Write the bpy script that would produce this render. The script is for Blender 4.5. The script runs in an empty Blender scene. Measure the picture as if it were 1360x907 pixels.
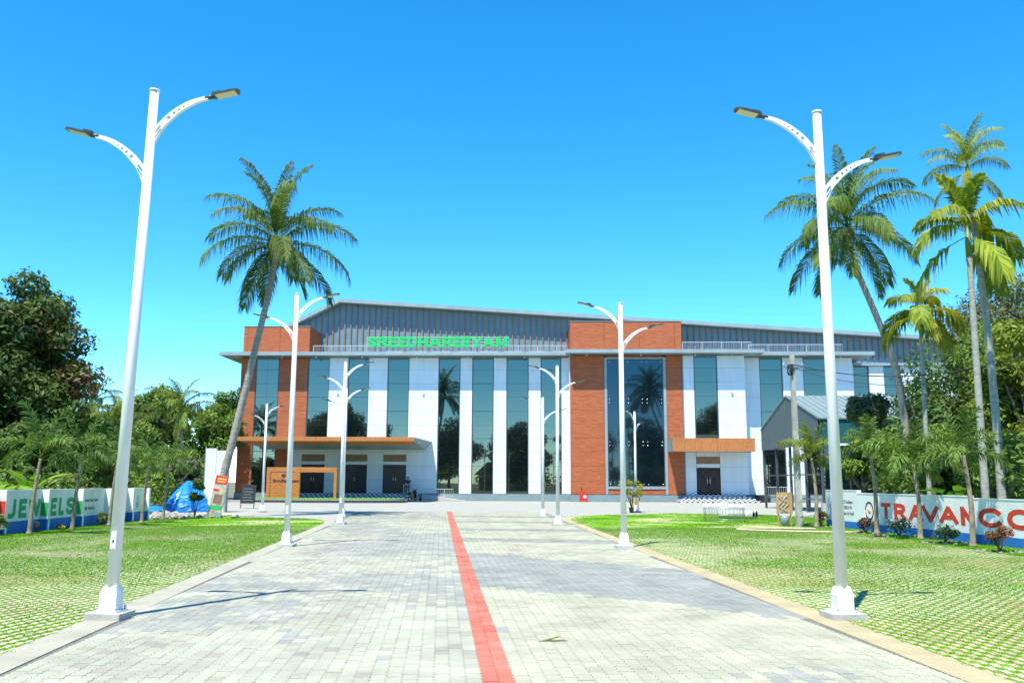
import bpy, bmesh, math, random
import numpy as np
from math import sin, cos, pi, radians, atan2, sqrt
from mathutils import Vector, Matrix

# ------------------------------------------------------------------ camera, sky, sun, exposure
scene = bpy.context.scene
random.seed(7); rng = np.random.default_rng(7)
cam_data = bpy.data.cameras.new('camera')
cam_data.sensor_width = 36.0
cam_data.lens = 36.0 * 1180 / 1360
cam_data.clip_start = 0.1; cam_data.clip_end = 3000
cam = bpy.data.objects.new('camera', cam_data)
scene.collection.objects.link(cam)
PITCH = math.atan(187 / 1180); ROLL = 0.004
cam.matrix_world = Matrix.Translation((0, 0, 1.7)) @ Matrix.Rotation(pi / 2 + PITCH, 4, 'X') @ Matrix.Rotation(ROLL, 4, 'Z')
scene.camera = cam

LIGHT = Vector((0.21, 0.43, -1.0)).normalized()          # the way sunlight travels
world = bpy.data.worlds.new('World'); scene.world = world; world.use_nodes = True
wn = world.node_tree; wn.nodes.clear()
w_out = wn.nodes.new('ShaderNodeOutputWorld'); w_bg = wn.nodes.new('ShaderNodeBackground')
sky = wn.nodes.new('ShaderNodeTexSky'); sky.sky_type = 'NISHITA'; sky.sun_disc = False
sky.sun_elevation = math.asin(-LIGHT.z)
sky.sun_rotation = atan2(-LIGHT.x, -LIGHT.y) % (2 * pi)
sky.altitude = 0; sky.air_density = 0.62; sky.dust_density = 0.0; sky.ozone_density = 3.0
w_hs = wn.nodes.new('ShaderNodeHueSaturation'); w_hs.inputs['Saturation'].default_value = 1.34
w_hs.inputs['Hue'].default_value = 0.490
w_bg.inputs['Strength'].default_value = 0.15
wn.links.new(sky.outputs[0], w_hs.inputs['Color']); wn.links.new(w_hs.outputs[0], w_bg.inputs['Color'])
wn.links.new(w_bg.outputs[0], w_out.inputs['Surface'])
sun_data = bpy.data.lights.new('sun', 'SUN'); sun_data.energy = 3.4; sun_data.angle = radians(0.5)
sun_data.color = (1.0, 0.95, 0.86)
sun = bpy.data.objects.new('sun', sun_data); scene.collection.objects.link(sun)
sun.location = (-10, -20, 45); sun.rotation_euler = LIGHT.to_track_quat('-Z', 'Y').to_euler()
vs = scene.view_settings
vs.view_transform = 'Standard'; vs.look = 'None'; vs.gamma = 1.0; vs.use_curve_mapping = False
vs.exposure = 1.4
scene.cycles.use_denoising = True
scene.cycles.max_bounces = 6; scene.cycles.transparent_max_bounces = 6

# ------------------------------------------------------------------ helpers
COL = scene.collection

def link(o, parent=None):
    COL.objects.link(o)
    if parent is not None: o.parent = parent
    return o

def empty(name, loc=(0, 0, 0), rz=0.0, label=None, cat=None, group=None, kind=None):
    o = bpy.data.objects.new(name, None); o.empty_display_size = 0.2
    link(o); o.location = loc; o.rotation_euler = (0, 0, rz)
    return tag(o, label, cat, group, kind)

def tag(o, label=None, cat=None, group=None, kind=None):
    if label: o['label'] = label
    if cat: o['category'] = cat
    if group: o['group'] = group
    if kind: o['kind'] = kind
    return o

def copy_tree(o, parent=None):
    c = o.copy(); link(c)
    if parent is not None:
        c.parent = parent; c.matrix_parent_inverse = o.matrix_parent_inverse.copy()
    for ch in list(o.children): copy_tree(ch, c)
    return c

class MB:
    """collects simple shapes into one mesh"""
    def __init__(s): s.v = []; s.f = []; s.sm = []
    def add(s, vs_, fs_, smooth=False):
        b = len(s.v); s.v += [tuple(p) for p in vs_]
        for f in fs_: s.f.append([i + b for i in f]); s.sm.append(smooth)
        return s
    def box(s, x0, x1, y0, y1, z0, z1, M=None):
        vs_ = [Vector((x, y, z)) for z in (z0, z1) for y in (y0, y1) for x in (x0, x1)]
        if M is not None: vs_ = [M @ p for p in vs_]
        return s.add(vs_, [(0, 2, 3, 1), (4, 5, 7, 6), (0, 1, 5, 4), (1, 3, 7, 5), (3, 2, 6, 7), (2, 0, 4, 6)])
    def cbox(s, c, sx, sy, sz, M=None):
        m = Matrix.Translation(c) @ (M if M is not None else Matrix.Identity(4))
        return s.box(-sx / 2, sx / 2, -sy / 2, sy / 2, -sz / 2, sz / 2, m)
    def tube(s, pts, radii, n=8, cap=True, smooth=True):
        pts = [Vector(p) for p in pts]
        if isinstance(radii, (int, float)): radii = [radii] * len(pts)
        vs_ = []; fs_ = []; up = Vector((0, 0, 1)); prev = None
        for i, p in enumerate(pts):
            d = (pts[min(i + 1, len(pts) - 1)] - pts[max(i - 1, 0)])
            d = d.normalized() if d.length > 1e-9 else Vector((0, 0, 1))
            if prev is None:
                a = d.cross(up if abs(d.z) < 0.95 else Vector((1, 0, 0))).normalized()
            else:
                a = (prev - d * prev.dot(d)).normalized()
            prev = a; b = d.cross(a)
            for k in range(n):
                t = 2 * pi * k / n
                vs_.append(p + (a * cos(t) + b * sin(t)) * radii[i])
        for i in range(len(pts) - 1):
            for k in range(n):
                fs_.append((i * n + k, i * n + (k + 1) % n, (i + 1) * n + (k + 1) % n, (i + 1) * n + k))
        base = len(s.v); s.add(vs_, fs_, smooth)
        if cap:
            s.f.append([base + k for k in range(n)][::-1]); s.sm.append(False)
            e = base + (len(pts) - 1) * n
            s.f.append([e + k for k in range(n)]); s.sm.append(False)
        return s
    def lathe(s, prof, n=16, c=(0, 0, 0), smooth=True):
        """prof: list of (r, z)"""
        vs_ = []; fs_ = []
        for r, z in prof:
            for k in range(n):
                t = 2 * pi * k / n; vs_.append((c[0] + r * cos(t), c[1] + r * sin(t), c[2] + z))
        for i in range(len(prof) - 1):
            for k in range(n): fs_.append((i * n + k, i * n + (k + 1) % n, (i + 1) * n + (k + 1) % n, (i + 1) * n + k))
        base = len(s.v); s.add(vs_, fs_, smooth)
        if prof[0][0] > 1e-4: s.f.append([base + k for k in range(n)][::-1]); s.sm.append(False)
        e = base + (len(prof) - 1) * n
        if prof[-1][0] > 1e-4: s.f.append([e + k for k in range(n)]); s.sm.append(False)
        return s
    def prism(s, poly, t0, t1, axis='y'):
        """poly of 2-D points extruded along axis ('y': points are x,z ; 'z': x,y ; 'x': y,z)"""
        def P(a, b, t): return {'y': (a, t, b), 'z': (a, b, t), 'x': (t, a, b)}[axis]
        n = len(poly); vs_ = [P(a, b, t0) for a, b in poly] + [P(a, b, t1) for a, b in poly]
        fs_ = [list(range(n))[::-1], list(range(n, 2 * n))] + [(i, (i + 1) % n, n + (i + 1) % n, n + i) for i in range(n)]
        return s.add(vs_, fs_)
    def build(s, name, mat=None, parent=None, fix=True):
        me = bpy.data.meshes.new(name); me.from_pydata(s.v, [], s.f)
        me.polygons.foreach_set('use_smooth', s.sm)
        if fix:
            bm = bmesh.new(); bm.from_mesh(me); bmesh.ops.recalc_face_normals(bm, faces=bm.faces); bm.to_mesh(me); bm.free()
        if mat is not None: me.materials.append(mat)
        me.update()
        return link(bpy.data.objects.new(name, me), parent)

def fast_mesh(name, verts, faces, mat=None, col=None, smooth=False):
    verts = np.asarray(verts, np.float32); faces = np.asarray(faces, np.int32); m, k = faces.shape
    me = bpy.data.meshes.new(name)
    me.vertices.add(len(verts)); me.vertices.foreach_set('co', verts.ravel())
    me.loops.add(m * k); me.loops.foreach_set('vertex_index', faces.ravel())
    me.polygons.add(m); me.polygons.foreach_set('loop_start', np.arange(0, m * k, k, dtype=np.int32))
    me.polygons.foreach_set('loop_total', np.full(m, k, np.int32))
    me.polygons.foreach_set('use_smooth', np.full(m, smooth))
    if col is not None:
        a = me.color_attributes.new('Col', 'FLOAT_COLOR', 'POINT')
        c4 = np.ones((len(verts), 4), np.float32); c4[:, :3] = col; a.data.foreach_set('color', c4.ravel())
    if mat is not None: me.materials.append(mat)
    me.update(calc_edges=True)
    return me

_cube = {}
def B(name, x0, x1, y0, y1, z0, z1, mat, parent=None):
    """one box piece; alike pieces share mesh data"""
    key = mat.name
    if key not in _cube:
        o = MB().box(-.5, .5, -.5, .5, -.5, .5).build('piece_' + key, mat); _cube[key] = o.data
        bpy.data.objects.remove(o)
    o = bpy.data.objects.new(name, _cube[key]); link(o, parent)
    o.location = ((x0 + x1) / 2, (y0 + y1) / 2, (z0 + z1) / 2)
    o.scale = (abs(x1 - x0), abs(y1 - y0), abs(z1 - z0))
    return o

# ------------------------------------------------------------------ materials
MATS = {}
def nodes(name):
    m = bpy.data.materials.new(name); m.use_nodes = True; MATS[name] = m
    nt = m.node_tree; bs = nt.nodes['Principled BSDF']
    return m, nt, bs

def N(nt, t, **kw):
    n = nt.nodes.new(t)
    for k, v in kw.items():
        if k in n.inputs: n.inputs[k].default_value = v
        else: setattr(n, k, v)
    return n

def rgba(c): return (c[0], c[1], c[2], 1.0)

def M(name, c, rough=0.6, metal=0.0, amt=0.12, scale=3.0, spec=0.5, bump=0.0, c2=None, detail=4.0, stretch=None, bscale=None, vary=0.0):
    """painted / cast surface: base colour with a little noise wear and fine relief"""
    if name in MATS: return MATS[name]
    m, nt, bs = nodes(name)
    geo = N(nt, 'ShaderNodeNewGeometry'); mp = N(nt, 'ShaderNodeMapping')
    if stretch: mp.inputs['Scale'].default_value = stretch
    nt.links.new(geo.outputs['Position'], mp.inputs['Vector'])
    no = N(nt, 'ShaderNodeTexNoise', Scale=scale, Detail=detail, Roughness=0.6)
    nt.links.new(mp.outputs[0], no.inputs['Vector'])
    mx = N(nt, 'ShaderNodeMix', data_type='RGBA')
    c2 = c2 or tuple(x * (1 - 2.2 * amt) for x in c)
    mx.inputs[6].default_value = rgba(c2); mx.inputs[7].default_value = rgba(c)
    rp = N(nt, 'ShaderNodeMapRange'); rp.inputs[1].default_value = 0.3; rp.inputs[2].default_value = 0.62
    nt.links.new(no.outputs[0], rp.inputs[0]); nt.links.new(rp.outputs[0], mx.inputs[0])
    if vary:
        oi = N(nt, 'ShaderNodeObjectInfo'); vr = N(nt, 'ShaderNodeMapRange'); vr.inputs[3].default_value = 1 - vary; vr.inputs[4].default_value = 1.0
        vm = N(nt, 'ShaderNodeMix', data_type='RGBA', blend_type='MULTIPLY'); vm.inputs[0].default_value = 1.0
        nt.links.new(oi.outputs['Random'], vr.inputs[0]); nt.links.new(mx.outputs[2], vm.inputs[6]); nt.links.new(vr.outputs[0], vm.inputs[7])
        nt.links.new(vm.outputs[2], bs.inputs['Base Color'])
    else: nt.links.new(mx.outputs[2], bs.inputs['Base Color'])
    bs.inputs['Roughness'].default_value = rough; bs.inputs['Metallic'].default_value = metal
    bs.inputs['Specular IOR Level'].default_value = spec
    if bump:
        n2 = N(nt, 'ShaderNodeTexNoise', Scale=bscale or scale * 12, Detail=3.0)
        nt.links.new(mp.outputs[0], n2.inputs['Vector'])
        bp = N(nt, 'ShaderNodeBump', Strength=bump, Distance=0.01)
        nt.links.new(n2.outputs[0], bp.inputs['Height']); nt.links.new(bp.outputs[0], bs.inputs['Normal'])
    return m

def leaf_mat(name, trans=0.35, rough=0.45, objcol=False):
    """leaf colour comes from each leaf's own colour attribute; light passes through the blade"""
    m, nt, bs = nodes(name)
    at = N(nt, 'ShaderNodeAttribute', attribute_name='Col')
    src = at.outputs['Color']
    if objcol:
        oi = N(nt, 'ShaderNodeObjectInfo'); mul = N(nt, 'ShaderNodeMix', data_type='RGBA', blend_type='MULTIPLY')
        mul.inputs[0].default_value = 1.0
        nt.links.new(at.outputs['Color'], mul.inputs[6]); nt.links.new(oi.outputs['Color'], mul.inputs[7]); src = mul.outputs[2]
    tr = N(nt, 'ShaderNodeBsdfTranslucent'); ms = N(nt, 'ShaderNodeMixShader'); ms.inputs[0].default_value = trans
    br = N(nt, 'ShaderNodeMix', data_type='RGBA', blend_type='MULTIPLY'); br.inputs[0].default_value = 1.0
    br.inputs[7].default_value = (1.3, 1.25, 0.5, 1)
    nt.links.new(src, bs.inputs['Base Color']); nt.links.new(src, br.inputs[6]); nt.links.new(br.outputs[2], tr.inputs['Color'])
    bs.inputs['Roughness'].default_value = rough; bs.inputs['Specular IOR Level'].default_value = 0.35
    out = nt.nodes['Material Output']
    nt.links.new(bs.outputs[0], ms.inputs[1]); nt.links.new(tr.outputs[0], ms.inputs[2]); nt.links.new(ms.outputs[0], out.inputs['Surface'])
    return m

def brick_mat(name, c1, c2, mortar, bw, bh, msize, vec='xz', rough=0.7, bump=0.4, scale=1.0, noise_amt=0.35):
    m, nt, bs = nodes(name)
    geo = N(nt, 'ShaderNodeNewGeometry'); sp = N(nt, 'ShaderNodeSeparateXYZ'); cb = N(nt, 'ShaderNodeCombineXYZ')
    nt.links.new(geo.outputs['Position'], sp.inputs[0])
    nt.links.new(sp.outputs['XYZ'.index(vec[0].upper())], cb.inputs[0]); nt.links.new(sp.outputs['XYZ'.index(vec[1].upper())], cb.inputs[1])
    bt = N(nt, 'ShaderNodeTexBrick'); bt.inputs['Scale'].default_value = scale
    bt.inputs['Brick Width'].default_value = bw; bt.inputs['Row Height'].default_value = bh; bt.inputs['Mortar Size'].default_value = msize
    bt.inputs['Color1'].default_value = rgba(c1); bt.inputs['Color2'].default_value = rgba(c2); bt.inputs['Mortar'].default_value = rgba(mortar)
    bt.offset = 0.37; bt.offset_frequency = 2
    nt.links.new(cb.outputs[0], bt.inputs['Vector'])
    st = N(nt, 'ShaderNodeMapping'); st.inputs['Scale'].default_value = (1.2, 7.0, 1.0); nt.links.new(cb.outputs[0], st.inputs['Vector'])
    no = N(nt, 'ShaderNodeTexNoise', Scale=1.6, Detail=5.0, Roughness=0.65); nt.links.new(st.outputs[0], no.inputs['Vector'])
    rp = N(nt, 'ShaderNodeMapRange'); rp.inputs[1].default_value = 0.3; rp.inputs[2].default_value = 0.7
    rp.inputs[3].default_value = 1 - noise_amt; rp.inputs[4].default_value = 1.0 + noise_amt * 0.4
    nt.links.new(no.outputs[0], rp.inputs[0])
    mx = N(nt, 'ShaderNodeMix', data_type='RGBA', blend_type='MULTIPLY'); mx.inputs[0].default_value = 1.0
    nt.links.new(bt.outputs['Color'], mx.inputs[6]); nt.links.new(rp.outputs[0], mx.inputs[7])
    nt.links.new(mx.outputs[2], bs.inputs['Base Color']); bs.inputs['Roughness'].default_value = rough
    bp = N(nt, 'ShaderNodeBump', Strength=bump, Distance=0.01); bp.invert = True
    nt.links.new(bt.outputs['Fac'], bp.inputs['Height']); nt.links.new(bp.outputs[0], bs.inputs['Normal'])
    return m

def glass_mat(name, tint, dark, refl):
    """coated facade glass: mirror-like sheen over a dark body"""
    m, nt, bs = nodes(name)
    bs.inputs['Base Color'].default_value = rgba(dark); bs.inputs['Roughness'].default_value = 0.08
    bs.inputs['Specular IOR Level'].default_value = 0.5
    gl = N(nt, 'ShaderNodeBsdfGlossy', Roughness=0.008); gl.inputs['Color'].default_value = rgba(tint)
    ms = N(nt, 'ShaderNodeMixShader')
    lw = N(nt, 'ShaderNodeLayerWeight', Blend=0.3); rp = N(nt, 'ShaderNodeMapRange')
    rp.inputs[3].default_value = refl; rp.inputs[4].default_value = 1.0
    nt.links.new(lw.outputs['Fresnel'], rp.inputs[0]); nt.links.new(rp.outputs[0], ms.inputs[0])
    geo = N(nt, 'ShaderNodeNewGeometry'); no = N(nt, 'ShaderNodeTexNoise', Scale=0.45, Detail=1.0)
    nt.links.new(geo.outputs['Position'], no.inputs['Vector'])
    bp = N(nt, 'ShaderNodeBump', Strength=0.03, Distance=0.05); nt.links.new(no.outputs[0], bp.inputs['Height'])
    nt.links.new(bp.outputs[0], gl.inputs['Normal'])
    nt.links.new(bs.outputs[0], ms.inputs[1]); nt.links.new(gl.outputs[0], ms.inputs[2])
    nt.links.new(ms.outputs[0], nt.nodes['Material Output'].inputs['Surface'])
    return m

def attr_mat(name, rough=0.85, bump=0.3, scale=60.0, amt=0.25):
    """piece colour = its colour attribute x object colour, with fine grain"""
    m, nt, bs = nodes(name)
    at = N(nt, 'ShaderNodeAttribute', attribute_name='Col'); oi = N(nt, 'ShaderNodeObjectInfo')
    mul = N(nt, 'ShaderNodeMix', data_type='RGBA', blend_type='MULTIPLY'); mul.inputs[0].default_value = 1.0
    nt.links.new(at.outputs['Color'], mul.inputs[6]); nt.links.new(oi.outputs['Color'], mul.inputs[7])
    geo = N(nt, 'ShaderNodeNewGeometry'); no = N(nt, 'ShaderNodeTexNoise', Scale=scale, Detail=4.0, Roughness=0.7)
    nt.links.new(geo.outputs['Position'], no.inputs['Vector'])
    no2 = N(nt, 'ShaderNodeTexNoise', Scale=1.1, Detail=4.0); nt.links.new(geo.outputs['Position'], no2.inputs['Vector'])
    ad = N(nt, 'ShaderNodeMath', operation='ADD'); nt.links.new(no.outputs[0], ad.inputs[0]); nt.links.new(no2.outputs[0], ad.inputs[1])
    rp = N(nt, 'ShaderNodeMapRange'); rp.inputs[1].default_value = 0.7; rp.inputs[2].default_value = 1.3
    rp.inputs[3].default_value = 1 - amt; rp.inputs[4].default_value = 1 + amt
    nt.links.new(ad.outputs[0], rp.inputs[0])
    m2 = N(nt, 'ShaderNodeMix', data_type='RGBA', blend_type='MULTIPLY'); m2.inputs[0].default_value = 1.0
    nt.links.new(mul.outputs[2], m2.inputs[6]); nt.links.new(rp.outputs[0], m2.inputs[7])
    nt.links.new(m2.outputs[2], bs.inputs['Base Color']); bs.inputs['Roughness'].default_value = rough
    bs.inputs['Specular IOR Level'].default_value = 0.25
    bp = N(nt, 'ShaderNodeBump', Strength=bump, Distance=0.004); nt.links.new(no.outputs[0], bp.inputs['Height'])
    nt.links.new(bp.outputs[0], bs.inputs['Normal'])
    return m

mWhite = M('white_panel', (0.69, 0.74, 0.76), 0.35, amt=0.05, scale=1.4, vary=0.07, stretch=(1.6, 1.6, .22), detail=6.0)
mGrey = M('grey_trim', (0.20, 0.27, 0.28), 0.4, amt=0.08, scale=1.5)
mSlab = M('slab_grey', (0.27, 0.34, 0.35), 0.45, amt=0.08, scale=1.0)
mSoffit = M('soffit_white', (0.42, 0.40, 0.36), 0.6, amt=0.05)
mClad = M('clerestory_cladding', (0.13, 0.23, 0.28), 0.45, amt=0.08, scale=0.9)
mFin = M('brown_fin', (0.27, 0.14, 0.08), 0.5, amt=0.1)
mRoof = M('roof_sheet', (0.34, 0.42, 0.44), 0.4, metal=0.3, amt=0.06)
mDark = M('dark_recess', (0.02, 0.022, 0.024), 0.6)
mFrame = M('window_frame', (0.10, 0.13, 0.14), 0.35, metal=0.3)
mDoor = M('door_wood', (0.035, 0.022, 0.016), 0.35, amt=0.2, scale=4)
mDoorPat = M('door_carving', (0.11, 0.06, 0.035), 0.35)
mSteel = M('steel', (0.6, 0.6, 0.6), 0.25, metal=1.0, amt=0.04)
mRail = M('railing_paint', (0.50, 0.53, 0.53), 0.4, amt=0.04)
mPost = M('lamp_post_paint', (0.80, 0.81, 0.79), 0.32, amt=0.05, scale=3.0, stretch=(4, 4, .7), vary=0.06)
mHead = M('luminaire_grey', (0.05, 0.06, 0.065), 0.45)
mConc = M('concrete', (0.46, 0.45, 0.41), 0.85, amt=0.14, scale=5, bump=0.4)
mBrick = brick_mat('brick_cladding', (0.48, 0.130, 0.036), (0.38, 0.090, 0.025), (0.32, 0.085, 0.030), 0.62, 0.10, 0.008)
mWood = brick_mat('wood_cladding', (0.56, 0.205, 0.045), (0.48, 0.165, 0.035), (0.27, 0.085, 0.02), 2.4, 0.14, 0.012, vec='xz')
mWoodV = brick_mat('wood_slats', (0.55, 0.215, 0.058), (0.47, 0.175, 0.045), (0.27, 0.09, 0.025), 2.0, 0.12, 0.014, vec='zx')
mGlass = glass_mat('facade_glass', (0.215, 0.25, 0.195), (0.008, 0.014, 0.014), 0.55)
mGlassD = glass_mat('dark_glass', (0.07, 0.14, 0.165), (0.004, 0.010, 0.015), 0.25)
mGreenPaint = M('green_letter', (0.0, 0.52, 0.09), 0.4, amt=0.02)
mBlack = M('black_paint', (0.02, 0.02, 0.022), 0.5)
mRed = M('red_paint', (0.58, 0.03, 0.02), 0.4, amt=0.05)
mTrunk = M('bark', (0.16, 0.13, 0.10), 0.9, amt=0.3, scale=5, bump=0.8, bscale=25)
mPalmTrunk = M('palm_trunk', (0.34, 0.31, 0.26), 0.9, amt=0.25, scale=4, bump=0.8, stretch=(1, 1, 5), bscale=8)
mLeaf = leaf_mat('leaf_blade', 0.34, 0.55)
mFrond = leaf_mat('palm_leaflet', 0.34, 0.62, objcol=True)
mGrass = leaf_mat('grass_blade', 0.25, 0.6)
mPaver = attr_mat('paver')
# ------------------------------------------------------------------ ground, road, lawns
TH = radians(4.5)                       # the drive runs 4.5 degrees left of the view
def R2W(x, y): return (x * cos(TH) - y * sin(TH), x * sin(TH) + y * cos(TH))
def edgeL(y): return -3.72 - 0.0175 * y
def edgeR(y): return 4.38 + 0.029 * y

def sheet(name, poly, z, mat, parent=None, kind='structure'):
    me = bpy.data.meshes.new(name); me.from_pydata([(x, y, z) for x, y in poly], [], [list(range(len(poly)))])
    me.materials.append(mat); me.update()
    o = link(bpy.data.objects.new(name, me), parent)
    if kind and parent is None: o['kind'] = kind
    return o

mEarth = M('earth', (0.17, 0.15, 0.08), 0.95, amt=0.2, scale=0.25, c2=(0.07, 0.09, 0.03), bump=0.5, bscale=6)
mSand = M('sand', (0.42, 0.37, 0.27), 0.95, amt=0.15, scale=0.7, bump=0.4, bscale=8)
ground = sheet('ground', [(-900, -900), (900, -900), (900, 1500), (-900, 1500)], -0.05, mEarth)
mFore = brick_mat('forecourt_paving', (0.345, 0.345, 0.295), (0.325, 0.33, 0.285), (0.27, 0.265, 0.225), 0.45, 0.3, 0.01, vec='xy', rough=0.9, bump=0.2, noise_amt=0.22)
forecourt = sheet('forecourt', [(-26, 47), (-17.2, 47), (-16, 40), (24, 40), (40, 60), (40, 90), (-32, 90), (-32, 60)], -0.014, mFore)
sand_patch = sheet('sand_patch', [(-30, 40.5), (-13.6, 40.5), (-13.2, 46.8), (-17.5, 52), (-26, 60), (-40, 60)], -0.008, mSand)

# drive: joint sand below, interlocking pavers above
mJoint = M('joint_sand', (0.17, 0.165, 0.13), 0.95, amt=0.15, scale=6)
road = sheet('road', [(edgeL(-20) - .1, -20), (edgeR(-20) + .1, -20), (edgeR(53.5) + .1, 53.5), (edgeL(53.5) - .1, 53.5)], -0.006, mJoint)
road.rotation_euler = (0, 0, TH)
PW, PL = 0.14, 0.225
def paver_poly(w=PW - .004, l=PL - .0035, a=0.011):
    ts = [0, .125, .375, .625, .875, 1.0]; of = [0, a, -a, a, -a, 0]
    r = [(w / 2 + o, -l / 2 + t * l) for t, o in zip(ts, of)]
    q = [(-w / 2 + o, -l / 2 + t * l) for t, o in zip(ts, of)][::-1]
    return r + q
PP = np.array(paver_poly()); NPV = len(PP)
def vnoise(x, y, s, seed=0):
    """cheap smooth value noise on arrays"""
    x = np.asarray(x) * s + seed * 17.3; y = np.asarray(y) * s + seed * 9.1
    xi = np.floor(x); yi = np.floor(y); fx = x - xi; fy = y - yi
    h = lambda a, b: np.modf(np.abs(np.sin(a * 127.1 + b * 311.7) * 43758.5453))[0]
    sx = fx * fx * (3 - 2 * fx); sy = fy * fy * (3 - 2 * fy)
    return (h(xi, yi) * (1 - sx) + h(xi + 1, yi) * sx) * (1 - sy) + (h(xi, yi + 1) * (1 - sx) + h(xi + 1, yi + 1) * sx) * sy

px, py = [], []
for ci, cxp in enumerate(np.arange(-5.0, 6.2, PW)):
    ys = np.arange(4.2, 53.2, PL) + (PL / 2 if ci % 2 else 0)
    ok = (cxp > edgeL(ys) + PW * .35) & (cxp < edgeR(ys) - PW * .35)
    px.append(np.full(ok.sum(), cxp)); py.append(ys[ok])
px = np.concatenate(px); py = np.concatenate(py)
RED = 0.47
red_cols = np.sort(np.unique(px))[np.argsort(np.abs(np.sort(np.unique(px)) - RED))[:2]]
is_red = np.isin(px, red_cols)
# batches of pavers of different colour: grey-blue on the left, cream on the right, one darker grey band
h1 = rng.random(len(px)); h2 = rng.random(len(px))
left = px < RED
grey = np.array([0.268, 0.275, 0.232]); cream = np.array([0.365, 0.355, 0.240]); pale = np.array([0.340, 0.338, 0.252]); dark = np.array([0.238, 0.245, 0.212])
patch = vnoise(px * 1.0, py * .45, 0.55, 1) + 0.25 * vnoise(px, py, 1.7, 2)
colr = np.where((patch + 0.25 * (h1 - .5) > 0.62)[:, None], pale, grey)
colr = np.where((~left)[:, None], np.where((vnoise(px, py, .8, 5) + .3 * (h1 - .5) > .86)[:, None], grey, cream * .5 + pale * .5), colr)
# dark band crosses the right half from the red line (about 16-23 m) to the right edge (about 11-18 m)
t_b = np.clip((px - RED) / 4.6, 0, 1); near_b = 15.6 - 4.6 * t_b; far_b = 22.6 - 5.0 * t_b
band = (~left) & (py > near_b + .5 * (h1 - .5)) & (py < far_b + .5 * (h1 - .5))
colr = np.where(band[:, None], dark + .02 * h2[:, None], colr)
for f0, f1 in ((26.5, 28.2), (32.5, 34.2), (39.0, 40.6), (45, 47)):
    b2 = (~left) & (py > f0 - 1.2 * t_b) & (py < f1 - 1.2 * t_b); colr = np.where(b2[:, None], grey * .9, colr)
colr = np.where(((h2 > .972) & ~band)[:, None], pale * 1.03, colr)
colr = np.where(((h2 < .03) & left)[:, None], np.array([0.31, 0.285, 0.21]), colr)
colr = np.where(is_red[:, None], np.array([0.45, 0.135, 0.090]) + (h1[:, None] - .5) * np.array([.08, .05, .04]), colr)
colr = colr * (0.94 + 0.12 * rng.random(len(px)))[:, None]
for x0 in (-2.9, -1.25, 1.9, 3.5): colr = colr * (1 - .075 * np.exp(-((px - x0) / .28) ** 2) * (.5 + vnoise(px * 2, py, .3, 12)))[:, None]
order = np.argsort(np.hypot(px + .5, py)); vis = order[(np.abs(R2W(px[order], py[order])[0]) < 0.60 * R2W(px[order], py[order])[1] + .1) & (R2W(px[order], py[order])[1] > 7.45)]
single = vis[:300]; rest = np.setdiff1d(np.arange(len(px)), single)
pz = rng.normal(0, .0012, len(px)); tx = rng.normal(0, .006, len(px)); ty = rng.normal(0, .006, len(px))
def paver_arrays(idx):
    n = len(idx); k = NPV
    V = np.zeros((n, 2 * k, 3)); V[:, :k, 0] = PP[:, 0]; V[:, :k, 1] = PP[:, 1]; V[:, k:, 0] = PP[:, 0] ; V[:, k:, 1] = PP[:, 1]
    V[:, :k, 2] = tx[idx, None] * PP[:, 0] + ty[idx, None] * PP[:, 1] + pz[idx, None] + .004; V[:, k:, 2] = -.02
    V[:, :, 0] += px[idx, None]; V[:, :, 1] += py[idx, None]
    return V
def paver_stuff():
    V = paver_arrays(rest); n = len(rest); k = NPV
    verts = V.reshape(-1, 3); base = np.arange(n)[:, None] * 2 * k
    q = np.array([(0, 1, 2, 11), (11, 2, 3, 10), (10, 3, 4, 9), (9, 4, 5, 6)])
    q = np.array([(0, 1, 10, 11), (1, 2, 9, 10), (2, 3, 8, 9), (3, 4, 7, 8), (4, 5, 6, 7)])
    s = np.array([(i, k + i, k + (i + 1) % k, (i + 1) % k) for i in range(k)])
    F = np.concatenate([(base[:, None] + np.concatenate([q, s])[None]).reshape(-1, 4)])
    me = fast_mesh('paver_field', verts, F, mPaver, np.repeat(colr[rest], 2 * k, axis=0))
    o = link(bpy.data.objects.new('paver_field', me), road); o['kind'] = 'stuff'
paver_stuff()
mb = MB(); k = NPV
mb.add([(x, y, 0.004) for x, y in PP] + [(x, y, -.02) for x, y in PP],
       [(0, 1, 10, 11), (1, 2, 9, 10), (2, 3, 8, 9), (3, 4, 7, 8), (4, 5, 6, 7)] + [(i, k + i, k + (i + 1) % k, (i + 1) % k) for i in range(k)])
pv = mb.build('paver', mPaver, road, fix=False)
a_ = pv.data.color_attributes.new('Col', 'FLOAT_COLOR', 'POINT')
for d in a_.data: d.color = (1, 1, 1, 1)
for j, i in enumerate(single):
    o = pv if j == 0 else bpy.data.objects.new('paver', pv.data)
    if j: link(o, road)
    o.location = (px[i], py[i], pz[i]); o.rotation_euler = (ty[i], -tx[i], 0); o.color = (*colr[i], 1)

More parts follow.
